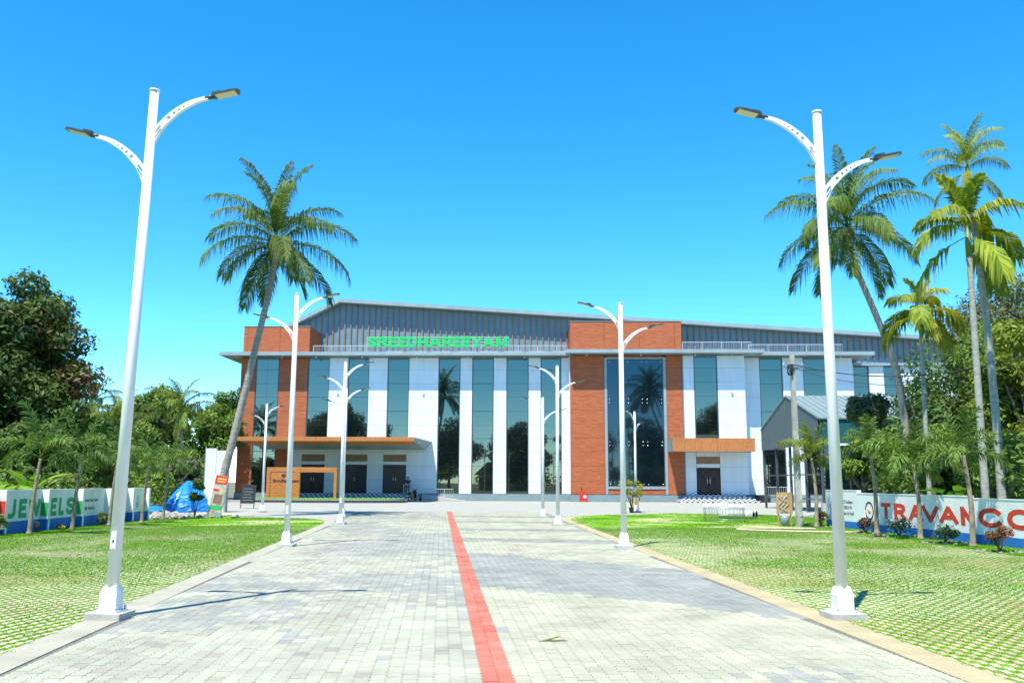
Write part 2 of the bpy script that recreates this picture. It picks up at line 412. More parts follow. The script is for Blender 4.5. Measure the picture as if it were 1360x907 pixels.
# flush concrete border strips beside the drive
mKerbL = M('border_concrete', (0.355, 0.335, 0.25), 0.9, amt=0.10, scale=1.5, bump=0.3, bscale=40)
mKerbR = M('border_concrete_cream', (0.40, 0.335, 0.185), 0.9, amt=0.10, scale=1.5, bump=0.3, bscale=40)
def border(name, ef, s, w, mat, pts):
    vs_, fs_ = [], []
    for y, off in pts:
        for e in (0, w):
            x_, y_ = R2W(ef(y) + s * (e + off), y); vs_.append((x_, y_, 0.005 if e == 0 else .006))
    n = len(pts)
    for i in range(n - 1): fs_.append((2 * i, 2 * i + 1, 2 * i + 3, 2 * i + 2))
    MBo = MB(); MBo.add(vs_, fs_); MBo.add([(x, y, z - .02) for x, y, z in vs_], [])
    b = len(vs_)
    for i in range(n - 1):
        MBo.f.append([2 * i, 2 * i + 2, b + 2 * i + 2, b + 2 * i]); MBo.sm.append(False)
        MBo.f.append([2 * i + 1, 2 * i + 3, b + 2 * i + 3, b + 2 * i + 1]); MBo.sm.append(False)
    o = MBo.build(name, mat); o['kind'] = 'structure'; return o
ptsR = [(y, 0) for y in range(2, 41, 3)] + [(41.5, .05), (43, .22), (44.5, .55), (46, 1.15), (47.3, 2.0), (48.4, 3.2), (49.2, 4.8)]
ptsL = [(y, 0) for y in range(2, 39, 3)] + [(39.5, .1), (41, .35), (42.3, .9), (43.4, 1.8), (44.2, 3.2), (44.8, 5.0)]
border('border_strip', edgeL, -1, 0.42, mKerbL, ptsL)
border('border_strip', edgeR, 1, 0.40, mKerbR, ptsR)

# lawns: open concrete blocks with grass growing through
polyL = [R2W(edgeL(y) - .38 - o, y) for y, o in ptsL] + [(-14.2, 46.6), (-15.4, 44.0), (-16.3, 40.4), (-16.7, 28), (-17.2, 2)]
polyR = [R2W(edgeR(y) + .36 + o, y) for y, o in ptsR] + [(9.5, 52.0), (13.2, 51.5), (15.5, 46), (13.7, 36.4), (13.9, 24), (14.1, 2)]
def in_poly(x, y, poly):
    x = np.asarray(x); y = np.asarray(y); c = np.zeros(x.shape, bool); n = len(poly)
    for i in range(n):
        x1, y1 = poly[i]; x2, y2 = poly[(i + 1) % n]
        if y1 == y2: continue
        c ^= ((y1 > y) != (y2 > y)) & (x < (x2 - x1) * (y - y1) / (y2 - y1) + x1)
    return c

def lawn_mat():
    m, nt, bs = nodes('lawn_turf')
    geo = N(nt, 'ShaderNodeNewGeometry'); mp = N(nt, 'ShaderNodeMapping'); mp.inputs['Scale'].default_value = (1.0, 0.9, 1)
    nt.links.new(geo.outputs['Position'], mp.inputs['Vector'])
    n1 = N(nt, 'ShaderNodeTexNoise', Scale=5.5, Detail=5.0, Roughness=0.7); n2 = N(nt, 'ShaderNodeTexNoise', Scale=0.35, Detail=3.0)
    n3 = N(nt, 'ShaderNodeTexNoise', Scale=25.0, Detail=3.0)
    nt.links.new(mp.outputs[0], n1.inputs['Vector']); nt.links.new(geo.outputs['Position'], n2.inputs['Vector']); nt.links.new(geo.outputs['Position'], n3.inputs['Vector'])
    ad = N(nt, 'ShaderNodeMath', operation='ADD'); nt.links.new(n1.outputs[0], ad.inputs[0]); nt.links.new(n2.outputs[0], ad.inputs[1])
    rp = N(nt, 'ShaderNodeMapRange'); rp.inputs[1].default_value = 0.98; rp.inputs[2].default_value = 1.16; nt.links.new(ad.outputs[0], rp.inputs[0])
    g = N(nt, 'ShaderNodeMix', data_type='RGBA'); g.inputs[6].default_value = (0.070, 0.205, 0.005, 1); g.inputs[7].default_value = (0.175, 0.37, 0.010, 1)
    nt.links.new(n3.outputs[0], g.inputs[0])
    mx = N(nt, 'ShaderNodeMix', data_type='RGBA'); mx.inputs[7].default_value = (0.42, 0.39, 0.21, 1)
    nt.links.new(g.outputs[2], mx.inputs[6])
    sp = N(nt, 'ShaderNodeSeparateXYZ'); nt.links.new(geo.outputs['Position'], sp.inputs[0])
    fy = N(nt, 'ShaderNodeMapRange'); fy.inputs[1].default_value = 33.0; fy.inputs[2].default_value = 36.0; nt.links.new(sp.outputs[1], fy.inputs[0])
    ml = N(nt, 'ShaderNodeMath', operation='MULTIPLY'); nt.links.new(fy.outputs[0], ml.inputs[0]); nt.links.new(rp.outputs[0], ml.inputs[1])
    nt.links.new(ml.outputs[0], mx.inputs[0]); nt.links.new(mx.outputs[2], bs.inputs['Base Color']); bs.inputs['Roughness'].default_value = 0.95
    bs.inputs['Specular IOR Level'].default_value = 0.1
    bp = N(nt, 'ShaderNodeBump', Strength=0.6, Distance=0.03); nt.links.new(n3.outputs[0], bp.inputs['Height']); nt.links.new(bp.outputs[0], bs.inputs['Normal'])
    return m
mLawn = lawn_mat()
CX, CY, SX, SY = 0.175, 0.153, 0.110, 0.137       # cell pitch and slot size
mb = MB()
ax, ay = CX / 2 - .001, CY / 2 - .001; bx, by = SX / 2, SY / 2
top = [(-ax, -ay), (ax, -ay), (ax, ay), (-ax, ay)]; inn = [(-bx, -by), (bx, -by), (bx, by), (-bx, by)]
mb.add([(x, y, 0) for x, y in top] + [(x, y, 0) for x, y in inn] + [(x, y, -.03) for x, y in inn],
       [(i, (i + 1) % 4, 4 + (i + 1) % 4, 4 + i) for i in range(4)] + [(4 + i, 4 + (i + 1) % 4, 8 + (i + 1) % 4, 8 + i) for i in range(4)])
BV = np.array(mb.v); BF = np.array(mb.f)
def blades(P, hgt, wid, col_lo, col_hi, lean=0.6, per=1):
    """P (n,3) roots -> triangular blades"""
    n = len(P); a = rng.random(n) * 2 * pi; h = hgt * (0.6 + 0.8 * rng.random(n)); w = wid * (0.7 + .6 * rng.random(n))
    la = rng.random(n) * 2 * pi; ln = lean * rng.random(n) * h
    d = np.stack([np.cos(a) * w / 2, np.sin(a) * w / 2, np.zeros(n)], 1)
    tip = P + np.stack([np.cos(la) * ln, np.sin(la) * ln, h], 1)
    V = np.stack([P - d, P + d, tip], 1).reshape(-1, 3)
    t = rng.random(n)[:, None]; c = np.array(col_lo) * (1 - t) + np.array(col_hi) * t
    return V, np.arange(3 * n).reshape(-1, 3), np.repeat(c, 3, 0)
GLO, GHI = (0.060, 0.19, 0.004), (0.20, 0.40, 0.012)
def lawn(name, poly, shift, xr, wallx):
    base = sheet(name, poly, 0.0, mLawn)
    rows = int((35 - 5.0) / CY); X, Y = [], []
    for r in range(rows):
        y = 5.0 + r * CY; off = (r * shift) % CX
        xs = np.arange(xr[0], xr[1], CX) + off; X.append(xs); Y.append(np.full(len(xs), y))
    X = np.concatenate(X); Y = np.concatenate(Y)
    ok = in_poly(X, Y, poly) & (np.abs(X) < .85 * Y + 1.5) & (np.abs(X - wallx) > 1.35)
    X, Y = X[ok], Y[ok]; n = len(X)
    tone = 0.88 + .24 * rng.random(n)
    cc = np.where((vnoise(X, Y, .45, 9) > .66)[:, None], np.array([0.42, 0.33, 0.20]), np.array([0.46, 0.415, 0.27])) * tone[:, None]
    d = np.where(np.abs(X) < .575 * Y, np.hypot(X, Y), 1e3); d = np.where(Y > 7.6, d, 1e3); idx = np.argsort(d)[:300]
    rest_ = np.setdiff1d(np.arange(n), idx); z = rng.normal(0, .001, n) + .004
    V = BV[None] + np.stack([X, Y, z], 1)[rest_][:, None]; F = BF[None] + (np.arange(len(rest_)) * 12)[:, None, None]
    me = fast_mesh('turf_block_field', V.reshape(-1, 3), F.reshape(-1, 4), mPaver, np.repeat(cc[rest_], 12, 0))
    o = link(bpy.data.objects.new('turf_block_field', me), base); o['kind'] = 'stuff'
    me1 = fast_mesh('turf_block', BV, BF, mPaver, np.ones((12, 3)))
    for i in idx:
        o = link(bpy.data.objects.new('turf_block', me1), base); o.location = (X[i], Y[i], z[i]); o.color = (*cc[i], 1)
    # grass in the slots, thinner beside the drive
    lush = vnoise(X, Y, .5, 3) * .6 + vnoise(X, Y, 1.6, 4) * .4
    edge = np.clip((np.abs(X) - np.where(X < 0, 4.3, 4.6)) / 3.5, 0, 1)
    fill = np.clip(.55 + .45 * edge + .6 * (lush - .35), .2, 1.0)
    cnt = np.where(rng.random(n) < fill + .2, (34 * fill * np.where(Y < 14, 1.5, 1.0)).astype(int) + 2, 5)
    ii = np.repeat(np.arange(n), cnt); m_ = len(ii)
    P = np.stack([X[ii] + (rng.random(m_) - .5) * SX * .92, Y[ii] + (rng.random(m_) - .5) * SY * .95, np.full(m_, .0)], 1)
    V1, F1, C1 = blades(P, .013, .010, GLO, GHI, 1.2)
    dry = np.repeat((vnoise(X, Y, 1.3, 21) + .35 * rng.random(n) > 1.02)[ii], 3); C1[dry] = np.array([.30, .24, .09]) * (.7 + .6 * rng.random(dry.sum()))[:, None]
    # overgrown turf: farther lawn and the strip along the wall
    def scatter(nn, y0, y1, dens):
        x = rng.uniform(xr[0], xr[1], nn); y = rng.uniform(y0, y1, nn)
        k_ = in_poly(x, y, poly) & (np.abs(x) < .85 * y + 1.5) & (rng.random(nn) < dens(x, y)); return x[k_], y[k_]
    xa, ya = scatter(300000, 7, 35, lambda x, y: np.where(np.abs(x - wallx) < 1.4, 1.0, np.clip((y - 10) / 12, 0, .95) * np.clip(vnoise(x, y, .5, 3) * 1.5 - .15 + .5 * (vnoise(x, y, 2.2, 6) - .5), 0, 1)))
    xb, yb = scatter(130000, 34.5, 52, lambda x, y: np.where(np.abs(x - wallx) < 1.8, 1.0, np.clip(vnoise(x, y, .5, 3) * 1.2 - .35 + .6 * (vnoise(x, y * 1.5, 3., 8) - .5), 0.0, .8)))
    P2 = np.stack([np.r_[xa, xb], np.r_[ya, yb], np.full(len(xa) + len(xb), .0)], 1)
    V2, F2, C2 = blades(P2, .020, .034, GLO, GHI, 1.2)
    me = fast_mesh('grass', np.concatenate([V1, V2]), np.concatenate([F1, F2 + len(V1)]), mGrass, np.concatenate([C1, C2]))
    o = link(bpy.data.objects.new('grass', me)); tag(o, 'bright green grass growing through the concrete blocks on the %s side of the drive' % ('left' if xr[0] < 0 else 'right'), 'grass', None, 'stuff')
    return base
lawn('lawn', polyL, -0.14, (-17.2, -3), -16.3)
lawn('lawn', polyR, 0.122, (2, 16), 13.5)
# ------------------------------------------------------------------ the hall
FA = radians(-1.8)
def F2W(u, v, z=0.0): return (u * cos(FA) - v * sin(FA), 84 + u * sin(FA) + v * cos(FA), z)
hall = empty('convention_hall', (0, 84, 0), FA, 'long two storey hall with brick blocks, white piers, tall glass bays and sloping roof', 'building')
ROWS = [0.68, 1.83, 3.19, 4.52, 5.77, 7.01, 8.33, 9.67, 10.97, 12.27, 13.44]
G = 0.014
def panels(u0, u1, z0, z1, v, mat, name, cols=1, t=0.05):
    """cladding panels with open joints, rows following the facade grid"""
    zs = [z0] + [z for z in ROWS if z0 + .25 < z < z1 - .25] + [z1]
    w = (u1 - u0) / cols
    for a, b in zip(zs[:-1], zs[1:]):
        for k in range(cols):
            B(name, u0 + k * w + G / 2, u0 + (k + 1) * w - G / 2, v, v + t, a + G / 2, b - G / 2, mat, hall)

def window(u0, u1, z0, z1, v, cols=1, glass=None, rows=None, depth=0.16):
    """recessed curtain-wall bay: frame, mullions, each pane a piece"""
    glass = glass or mGlass
    w = B('window', u0, u1, v + depth + .02, v + depth + .05, z0, z1, mDark, hall)
    sx, sy, sz = w.scale
    def sub(name, a0, a1, v0, v1, b0, b1, mat):
        o = B(name, 0, 1, 0, 1, 0, 1, mat, w)
        o.scale = ((a1 - a0) / sx, (v1 - v0) / sy, (b1 - b0) / sz)
        o.location = (((a0 + a1) / 2 - w.location.x) / sx, ((v0 + v1) / 2 - w.location.y) / sy, ((b0 + b1) / 2 - w.location.z) / sz)
        return o
    f = 0.055
    sub('frame', u0, u0 + f, v + .03, v + depth, z0, z1, mFrame); sub('frame', u1 - f, u1, v + .03, v + depth, z0, z1, mFrame)
    sub('frame', u0 + f, u1 - f, v + .03, v + depth, z0, z0 + f, mFrame); sub('frame', u0 + f, u1 - f, v + .03, v + depth, z1 - f, z1, mFrame)
    zs = [z0 + f] + [z for z in (rows or ROWS) if z0 + .3 < z < z1 - .3] + [z1 - f]
    us = [u0 + f + (u1 - u0 - 2 * f) * k / cols for k in range(cols + 1)]
    for a, b in zip(zs[:-1], zs[1:]):
        for c0, c1 in zip(us[:-1], us[1:]):
            p = sub('pane', c0 + .008, c1 - .008, v + depth - .06, v + depth - .03, a + .012, b - .012, glass)
            p.rotation_euler = (random.gauss(0, .0014), 0, random.gauss(0, .0014))
    for z in zs[1:-1]: sub('transom', u0 + f, u1 - f, v + depth - .028, v + depth - .005, z - .02, z + .02, mFrame)
    return w

# body of the building behind the cladding
def wall_box(name, u0, u1, v0, v1, z0, z1, mat): return B(name, u0, u1, v0, v1, z0, z1, mat, hall)
wall_box('wall', -26.0, 32.05, 0.30, 20, 0, 13.48, mDark)
wall_box('wall', 5.5, 21.6, -1.15, 0.29, 0, 13.48, mDark)
panels_side = B('wall', -26.05, -26.0, 0.06, 20, 0.0, 13.5, mBrick, hall)
B('wall', 32.06, 32.11, 0.06, 20, 0.0, 13.5, mWhite, hall)
# plinth
B('plinth', -26.1, -20.9, -.10, .04, 0, .64, mGrey, hall); B('plinth', -8.3, 5.44, -.10, .04, 0, .64, mGrey, hall)
B('plinth', 5.40, 15.9, -1.62, -1.45, 0, .62, mGrey, hall); B('plinth', 21.7, 32.1, -.10, .04, 0, .64, mGrey, hall)
B('plinth', 5.38, 5.42, -1.6, -.11, 0, .62, mGrey, hall)

ZT = 13.44
# left block of brick
panels(-26.05, -24.62, .66, ZT, 0, mBrick, 'brick_panel'); panels(-22.35, -19.56, 5.3, ZT, 0, mBrick, 'brick_panel')
panels(-22.35, -20.9, .66, 5.28, 0, mBrick, 'brick_panel')
window(-24.6, -22.38, .68, 13.34, 0, 2)
B('lintel', -24.6, -22.38, .02, .2, 13.345, 13.44, mGrey, hall)
# windows and white piers of the left wing
wins = [(-19.53, -17.5), (-15.65, -13.68), (-11.85, -9.82), (-6.98, -4.93), (-3.75, -1.74), (-.49, 1.57), (2.76, 4.68)]
piers = [(-17.48, -15.67), (-13.66, -11.87), (-9.8, -7.0), (-4.91, -3.77), (-1.72, -.51), (1.59, 2.74), (4.70, 5.44)]
for i, (a, b) in enumerate(wins):
    window(a, b, 5.5 if i < 3 else .68, 13.34, 0)
    B('lintel', a, b, .02, .2, 13.345, 13.44, mGrey, hall)
for i, (a, b) in enumerate(piers): panels(a, b, 5.5 if i < 2 else .66, ZT, -.04, mWhite, 'white_panel')
# ground floor under the left canopy: shaded white wall, three doors
def door(u0, u1, z0, z1, v, ajar=False):
    d = B('door', u0, u1, v + .10, v + .14, z0, z1, mDoor, hall)
    sx, sy, sz = d.scale; L = d.location.copy()
    def put(o): o.parent = d; o.matrix_parent_inverse = (Matrix.Translation(L) @ Matrix.Diagonal((sx, sy, sz, 1))).inverted(); return o
    um = (u0 + u1) / 2
    for s in (-1, 1):
        uc = um + s * (u1 - u0) / 4; w = (u1 - u0) / 2
        if ajar and s > 0:
            put(MB().box(um + .02, u1 - .03, v + .085, v + .098, z0 + .03, z1 - .04).build('doorway_shade', mDark)); continue  # near-black sheet stands in for the shade inside the open half
        put(MB().box(uc - w / 2 + .015, uc + w / 2 - .015, v + .06, v + .098, z0 + .02, z1 - .02).build('leaf', mDoor))
        mbp = MB()
        for q in (-1, 1):
            pts = [(uc + q * (.34 * sin(t) - .04) * w, v + .055, z0 + .25 + (z1 - z0 - .5) * t / pi) for t in np.linspace(0, pi, 15)]
            mbp.tube(pts, .028, 6)
        put(mbp.build('carving', mDoorPat))
        put(MB().tube([(um + s * .12, v - .0, z0 + .75), (um + s * .12, v - .0, z0 + 1.75)], .028, 8).tube([(um + s * .12, v, z0 + .8), (um + s * .12, v + .06, z0 + .8)], .015, 6).tube([(um + s * .12, v, z0 + 1.7), (um + s * .12, v + .06, z0 + 1.7)], .015, 6).build('pull_handle', mSteel))
    return d
doorsL = [(-19.83, -17.64), (-15.71, -13.60), (-12.09, -9.90)]
uu = [-20.88] + [e for d in doorsL for e in d] + [-7.0]
for k in range(0, len(uu), 2): panels(uu[k], uu[k + 1], .66, 5.28, -.02 if k < 6 else -.03, mWhite, 'white_panel')
for k, (a, b) in enumerate(doorsL):
    door(a, b, .70, 3.25, 0, ajar=(k == 1))
    B('door_head', a, b, .0, .12, 3.30, 3.60, mWhite, hall); B('transom_panel', a, b, .01, .10, 3.62, 4.22, mFin, hall)
    B('white_panel', a, b, -.02, .03, 4.24, 5.28, mWhite, hall)
# middle block of brick, standing forward
V1 = -1.5
panels(5.47, 8.64, .66, ZT, V1, mBrick, 'brick_panel'); panels(14.38, 15.86, .66, ZT, V1, mBrick, 'brick_panel')
B('side_panel', 5.42, 5.47, V1 + .05, 0.02, .66, ZT, mWhite, hall)
panels(8.92, 14.1, .66, 1.12, V1 + .02, mBrick, 'brick_panel', cols=3)
B('brick_panel', 8.92, 14.1, V1 + .02, V1 + .07, 13.29, ZT, mBrick, hall)
for a, b, c, d in ((8.66, 8.90, .66, 13.27), (14.12, 14.36, .66, 13.27), (8.90, 14.12, 1.14, 1.37), (8.90, 14.12, 13.1, 13.27)):
    B('bay_frame', a, b, V1 - .05, V1 + .12, c, d, mSlab, hall)
gw = window(8.92, 14.1, 1.38, 13.09, V1 - .02, 3, mGlassD, rows=[5.25, 9.18])
def studs(z, u, two=True):
    for du in ((-.22, .22) if two else (0,)):
        for dz in (-.17, .17):
            zz = z + dz
            if 1.4 < zz < 13.05:
                MB().lathe([(.0, -.02), (.055, -.02), (.055, .02), (.0, .02)], 10).build('glass_fitting', mSteel, hall).matrix_local = Matrix.Translation((u + du, V1 + .035, zz)) @ Matrix.Rotation(pi / 2, 4, 'X')
for z in (1.4, 5.25, 9.18, 13.03):
    studs(z, 8.92 + .18, False); studs(z, 14.1 - .18, False); studs(z, 10.65); studs(z, 12.37)
# white section right of it
panels(15.98, 16.95, .66, ZT, V1, mWhite, 'white_panel'); panels(19.12, 21.62, .66, ZT, V1, mWhite, 'white_panel')
window(16.98, 19.09, 5.5, 13.34, V1); B('lintel', 16.98, 19.09, V1 + .02, V1 + .2, 13.345, 13.44, mGrey, hall)
door(16.98, 19.09, .70, 3.05, V1)
B('door_head', 16.98, 19.09, V1, V1 + .12, 3.10, 3.44, mWhite, hall); B('transom_panel', 16.98, 19.09, V1 + .01, V1 + .1, 3.46, 4.08, mFin, hall)
B('white_panel', 16.98, 19.09, V1 - .01, V1 + .04, 4.1, 5.48, mWhite, hall)
B('trim', 15.88, 15.96, V1 - .03, V1 + .1, .66, ZT, mGrey, hall)
B('side_panel', 21.62, 21.66, V1 + .05, 0.02, .66, ZT, mWhite, hall)
# right wing, main plane
panels(21.68, 23.36, .66, ZT, -.04, mWhite, 'white_panel'); window(23.38, 25.5, .68, 13.34, 0)
panels(25.52, 27.45, .66, ZT, -.04, mWhite, 'white_panel'); window(27.48, 29.6, .68, 13.34, 0); panels(29.62, 32.06, .66, ZT, -.04, mWhite, 'white_panel')
for a, b in ((23.38, 25.5), (27.48, 29.6)): B('lintel', a, b, .02, .2, 13.345, 13.44, mGrey, hall)
# eaves slab
def slab(u0, u1, v0, v1, name='eaves_slab'):
    s = B(name, u0, u1, v0, v1, 13.50, 13.80, mSlab, hall)
    n = int((u1 - u0) / 1.9)
    for k in range(n):
        B('fascia_panel', u0 + (u1 - u0) * k / n + .01, u0 + (u1 - u0) * (k + 1) / n - .01, v0 - .02, v0 - .002, 13.49, 13.82, mSlab, hall)
slab(-27.75, 5.1, -1.42, 6.0); slab(5.12, 23.2, -2.92, 6.0); slab(23.22, 33.7, -1.42, 6.0)
B('soffit', -27.7, -26.1, -1.38, 6, 13.485, 13.498, mSoffit, hall)
for u, v in ((-21.9, -.9), (-18.6, -.9), (-14.2, -.9), (-9, -.9), (-4.1, -.9), (1.2, -.9), (7, -2.3), (12, -2.3), (17, -2.3), (20.4, -2.3), (26.4, -.9), (30.7, -.9)):
    MB().lathe([(.0, -.2), (.07, -.17), (.08, -.1), (.05, 0), (.0, 0)], 10, (u, v, 13.49)).build('bulb', mRail, hall)
# parapet blocks of brick
def block(u0, u1, v0, v1, z0, z1, joints):
    B('parapet', u0 + .03, u1 - .03, v0 + .06, v1, z0, z1 - .02, mBrick, hall)
    e = [u0] + joints + [u1]
    for a, b in zip(e[:-1], e[1:]): B('brick_panel', a + .012, b - .012, v0, v0 + .05, z0 + .01, z1 - .04, mBrick, hall)
    B('coping', u0 - .03, u1 + .03, v0 - .04, v1 + .03, z1 - .03, z1 + .03, mGrey, hall)
    B('side_panel', u1 - .03, u1, v0 + .06, v1 - .02, z0, z1 - .04, mBrick, hall)
block(-25.95, -19.5, .0, 4.4, 13.81, 16.5, [-25.55, -22.4]); block(5.5, 15.9, V1, 4.4, 13.81, 16.68, [8.7, 11.98, 15.25])
# clerestory wall with brown fins and the sloping roof
VC = 4.5
RL = [(-23.6, 16.55), (-17.55, 19.62), (49.5, 15.19)]      # lower edge of roof along u
def zroof(u):
    (a, za), (r, zr), (b, zb) = RL
    return za + (zr - za) * (u - a) / (r - a) if u < r else zr + (zb - zr) * (u - r) / (b - r)
MB().prism([(-23.4, 12), (-23.4, zroof(-23.4) - .02), (-17.55, zroof(-17.55) - .02), (49.3, zroof(49.3) - .02), (49.3, 12)], VC, 30).build('clerestory_wall', mClad, hall)
for k in range(120):
    u = -23.2 + k * .608
    if u > 49.2: break
    B('fin', u - .065, u + .065, VC - .15, VC - .012, 13.8, zroof(u) - .05, mFin, hall)
roof = MB()
for (u0, z0), (u1, z1) in ((RL[0], RL[1]), (RL[1], RL[2])):
    roof.prism([(u0, z0), (u1, z1), (u1, z1 + .34), (u0, z0 + .34)], VC - 1.05, 32)
roof = roof.build('roof', mRoof, hall)
for k in range(42):
    u0 = -17.5 + k * 1.6; u1 = min(u0 + 1.58, 49.5)
    if u0 > 49.2: break
    MB().prism([(u0, zroof(u0) - .02), (u1, zroof(u1) - .02), (u1, zroof(u1) + .36), (u0, zroof(u0) + .36)], VC - 1.075, VC - 1.053).build('verge_panel', mSlab, roof)
for k in range(4):
    u0 = -23.6 + k * 1.51; u1 = u0 + 1.49
    MB().prism([(u0, zroof(u0) - .02), (u1, zroof(u1) - .02), (u1, zroof(u1) + .36), (u0, zroof(u0) + .36)], VC - 1.075, VC - 1.053).build('verge_panel', mSlab, roof)
# balcony railings above the slab
def railing(u0, u1, v, z0, h, pitch=.15, name='railing', mat=None, par=None):
    r = MB(); mat = mat or mRail
    r.box(u0, u1, v - .025, v + .025, z0 + h - .05, z0 + h); r.box(u0, u1, v - .02, v + .02, z0 + .08, z0 + .11)
    n = int((u1 - u0) / pitch)
    for k in range(n + 1):
        u = u0 + (u1 - u0) * k / n; w = .025 if k % 12 == 0 else .008
        r.box(u - w, u + w, v - w * .6 - .003, v + w * .6 + .003, z0, z0 + h - .052)
    return r.build(name, mat, par if par is not None else hall)
railing(-19.2, 5.3, .3, 13.8, .88); railing(16.0, 22.4, -1.3, 13.8, .95); railing(22.5, 31.3, .2, 13.8, .95)
for k in range(8): B('strip_light', -11.9 + k * 2.25, -10.35 + k * 2.25, -1.2, -1.1, 13.81, 13.88, mWhite, hall)
# annex to the right, set back
B('annex_wall', 32.13, 44, 3.0, 16, 0, 13.0, mDark, hall)
B('annex_slab', 32.6, 44, 2.4, 16, 13.0, 13.25, mSlab, hall)
window(33.15, 34.55, 9.2, 12.95, 2.78); panels(34.57, 36.0, .66, 12.98, 2.72, mWhite, 'white_panel'); window(36.02, 37.6, 9.2, 12.95, 2.78)
panels(37.62, 39.0, .66, 12.98, 2.72, mWhite, 'white_panel'); panels(32.13, 33.13, .66, 12.98, 2.72, mWhite, 'white_panel')
panels(33.15, 34.55, .66, 9.18, 2.72, mWhite, 'white_panel'); panels(36.02, 37.6, .66, 9.18, 2.72, mWhite, 'white_panel'); panels(39.02, 44, .66, 12.98, 2.72, mWhite, 'white_panel', cols=3)
# left porch canopy: thin wood edge, underside falling towards the doors
CVF = -8.6
cw = MB()
cw.add([(-23.1, CVF, 5.45), (-8.0, CVF, 5.45), (-7.5, -.06, 5.45), (-23.1, -.06, 5.45), (-23.1, CVF, 5.14), (-8.0, CVF, 5.14), (-8.1, -.06, 4.70), (-23.1, -.06, 4.70)],
       [(0, 1, 2, 3), (4, 7, 6, 5), (0, 4, 5, 1), (1, 5, 6, 2), (2, 6, 7, 3), (3, 7, 4, 0)])
canopy = cw.build('canopy', mSlab, hall)
for k in range(8):
    u0 = -23.12 + k * 1.893
    MB().box(u0 + .004, u0 + 1.889, CVF - .03, CVF - .004, 5.12, 5.47).build('fascia_board', mWoodV, canopy)
MB().add([(-23.05, CVF + .05, 5.125), (-8.1, CVF + .05, 5.125), (-8.2, CVF + 3.4, 4.95), (-23.05, CVF + 3.4, 4.95), (-23.05, CVF + .05, 5.105), (-8.1, CVF + .05, 5.105), (-8.2, CVF + 3.4, 4.93), (-23.05, CVF + 3.4, 4.93)],
         [(0, 1, 2, 3), (4, 7, 6, 5), (0, 4, 5, 1), (1, 5, 6, 2), (2, 6, 7, 3), (3, 7, 4, 0)]).build('soffit_boards', mWood, canopy)
# right porch canopy: deep wood box
canopy2 = MB().box(14.45, 21.6, -4.28, V1 - .02, 4.52, 5.62).build('canopy', mSlab, hall)
for k in range(4):
    u0 = 14.40 + k * 1.82
    MB().box(u0 + .004, u0 + 1.816, -4.32, -4.284, 4.48, 5.65).build('fascia_board', mWoodV, canopy2)
MB().box(14.405, 14.445, -4.28, V1 - .03, 4.48, 5.65).build('end_board', mSlab, canopy2)
MB().box(21.605, 21.645, -4.28, V1 - .03, 4.48, 5.65).build('end_board', mWoodV, canopy2)
# steps with black and white tiles
def checker():
    m, nt, bs = nodes('checker_tiles')
    geo = N(nt, 'ShaderNodeNewGeometry'); ck = N(nt, 'ShaderNodeTexChecker', Scale=4.3)
    mp = N(nt, 'ShaderNodeMapping'); mp.inputs['Scale'].default_value = (1.0, 1.0, 1.9); mp.inputs['Location'].default_value = (.03, .05, .02)
    ck.inputs['Color1'].default_value = (0.75, 0.75, 0.75, 1); ck.inputs['Color2'].default_value = (0.06, 0.063, 0.068, 1)
    nt.links.new(geo.outputs['Position'], mp.inputs[0]); nt.links.new(mp.outputs[0], ck.inputs['Vector']); nt.links.new(ck.outputs['Color'], bs.inputs['Base Color'])
    bs.inputs['Roughness'].default_value = 0.35; return m
mCheck = checker()
for k in range(4): B('step', -20.8, -8.4 - (.0 if k == 0 else 0) + .34 * (3 - k) * 0 - .0, -1.9 + .42 * k, -.12 if k == 3 else -1.9 + .42 * (k + 1), 0, .165 * (k + 1), mCheck, hall)
for k in range(4):
    e = .32 * (3 - k)
    B('step', 15.9 - e, 21.3 + e, -2.9 + .36 * k - .2, -1.63, .165 * k + (.001 if k else 0), .165 * (k + 1), mCheck, hall)
# side ramps with railings
MB().prism([(-8.2, .0), (-4.2, .0), (-8.2, .6)], -1.5, -.12).build('ramp', mConc, hall)
rr = railing(-8.1, -5.3, -1.45, .35, .75, .16); rr2 = railing(-9.8, -8.3, -1.95, .66, .85, .16)
railing(23.3, 25.7, -.5, .5, .9, .16)
B('bench_wall', 22.4, 23.6, -1.3, -.5, 0, .62, mBlack, hall); B('ramp_wall', 23.62, 32, -1.2, -.12, 0, .52, mGrey, hall)
# concealed equipment: one flood light on each pier top
for u in (-16.6, -8.4, 20.4):
    MB().box(u - .08, u + .08, -.16 + (V1 if u > 0 else 0), -.05 + (V1 if u > 0 else 0), 9.9, 10.12).build('wall_light', mRail, hall)
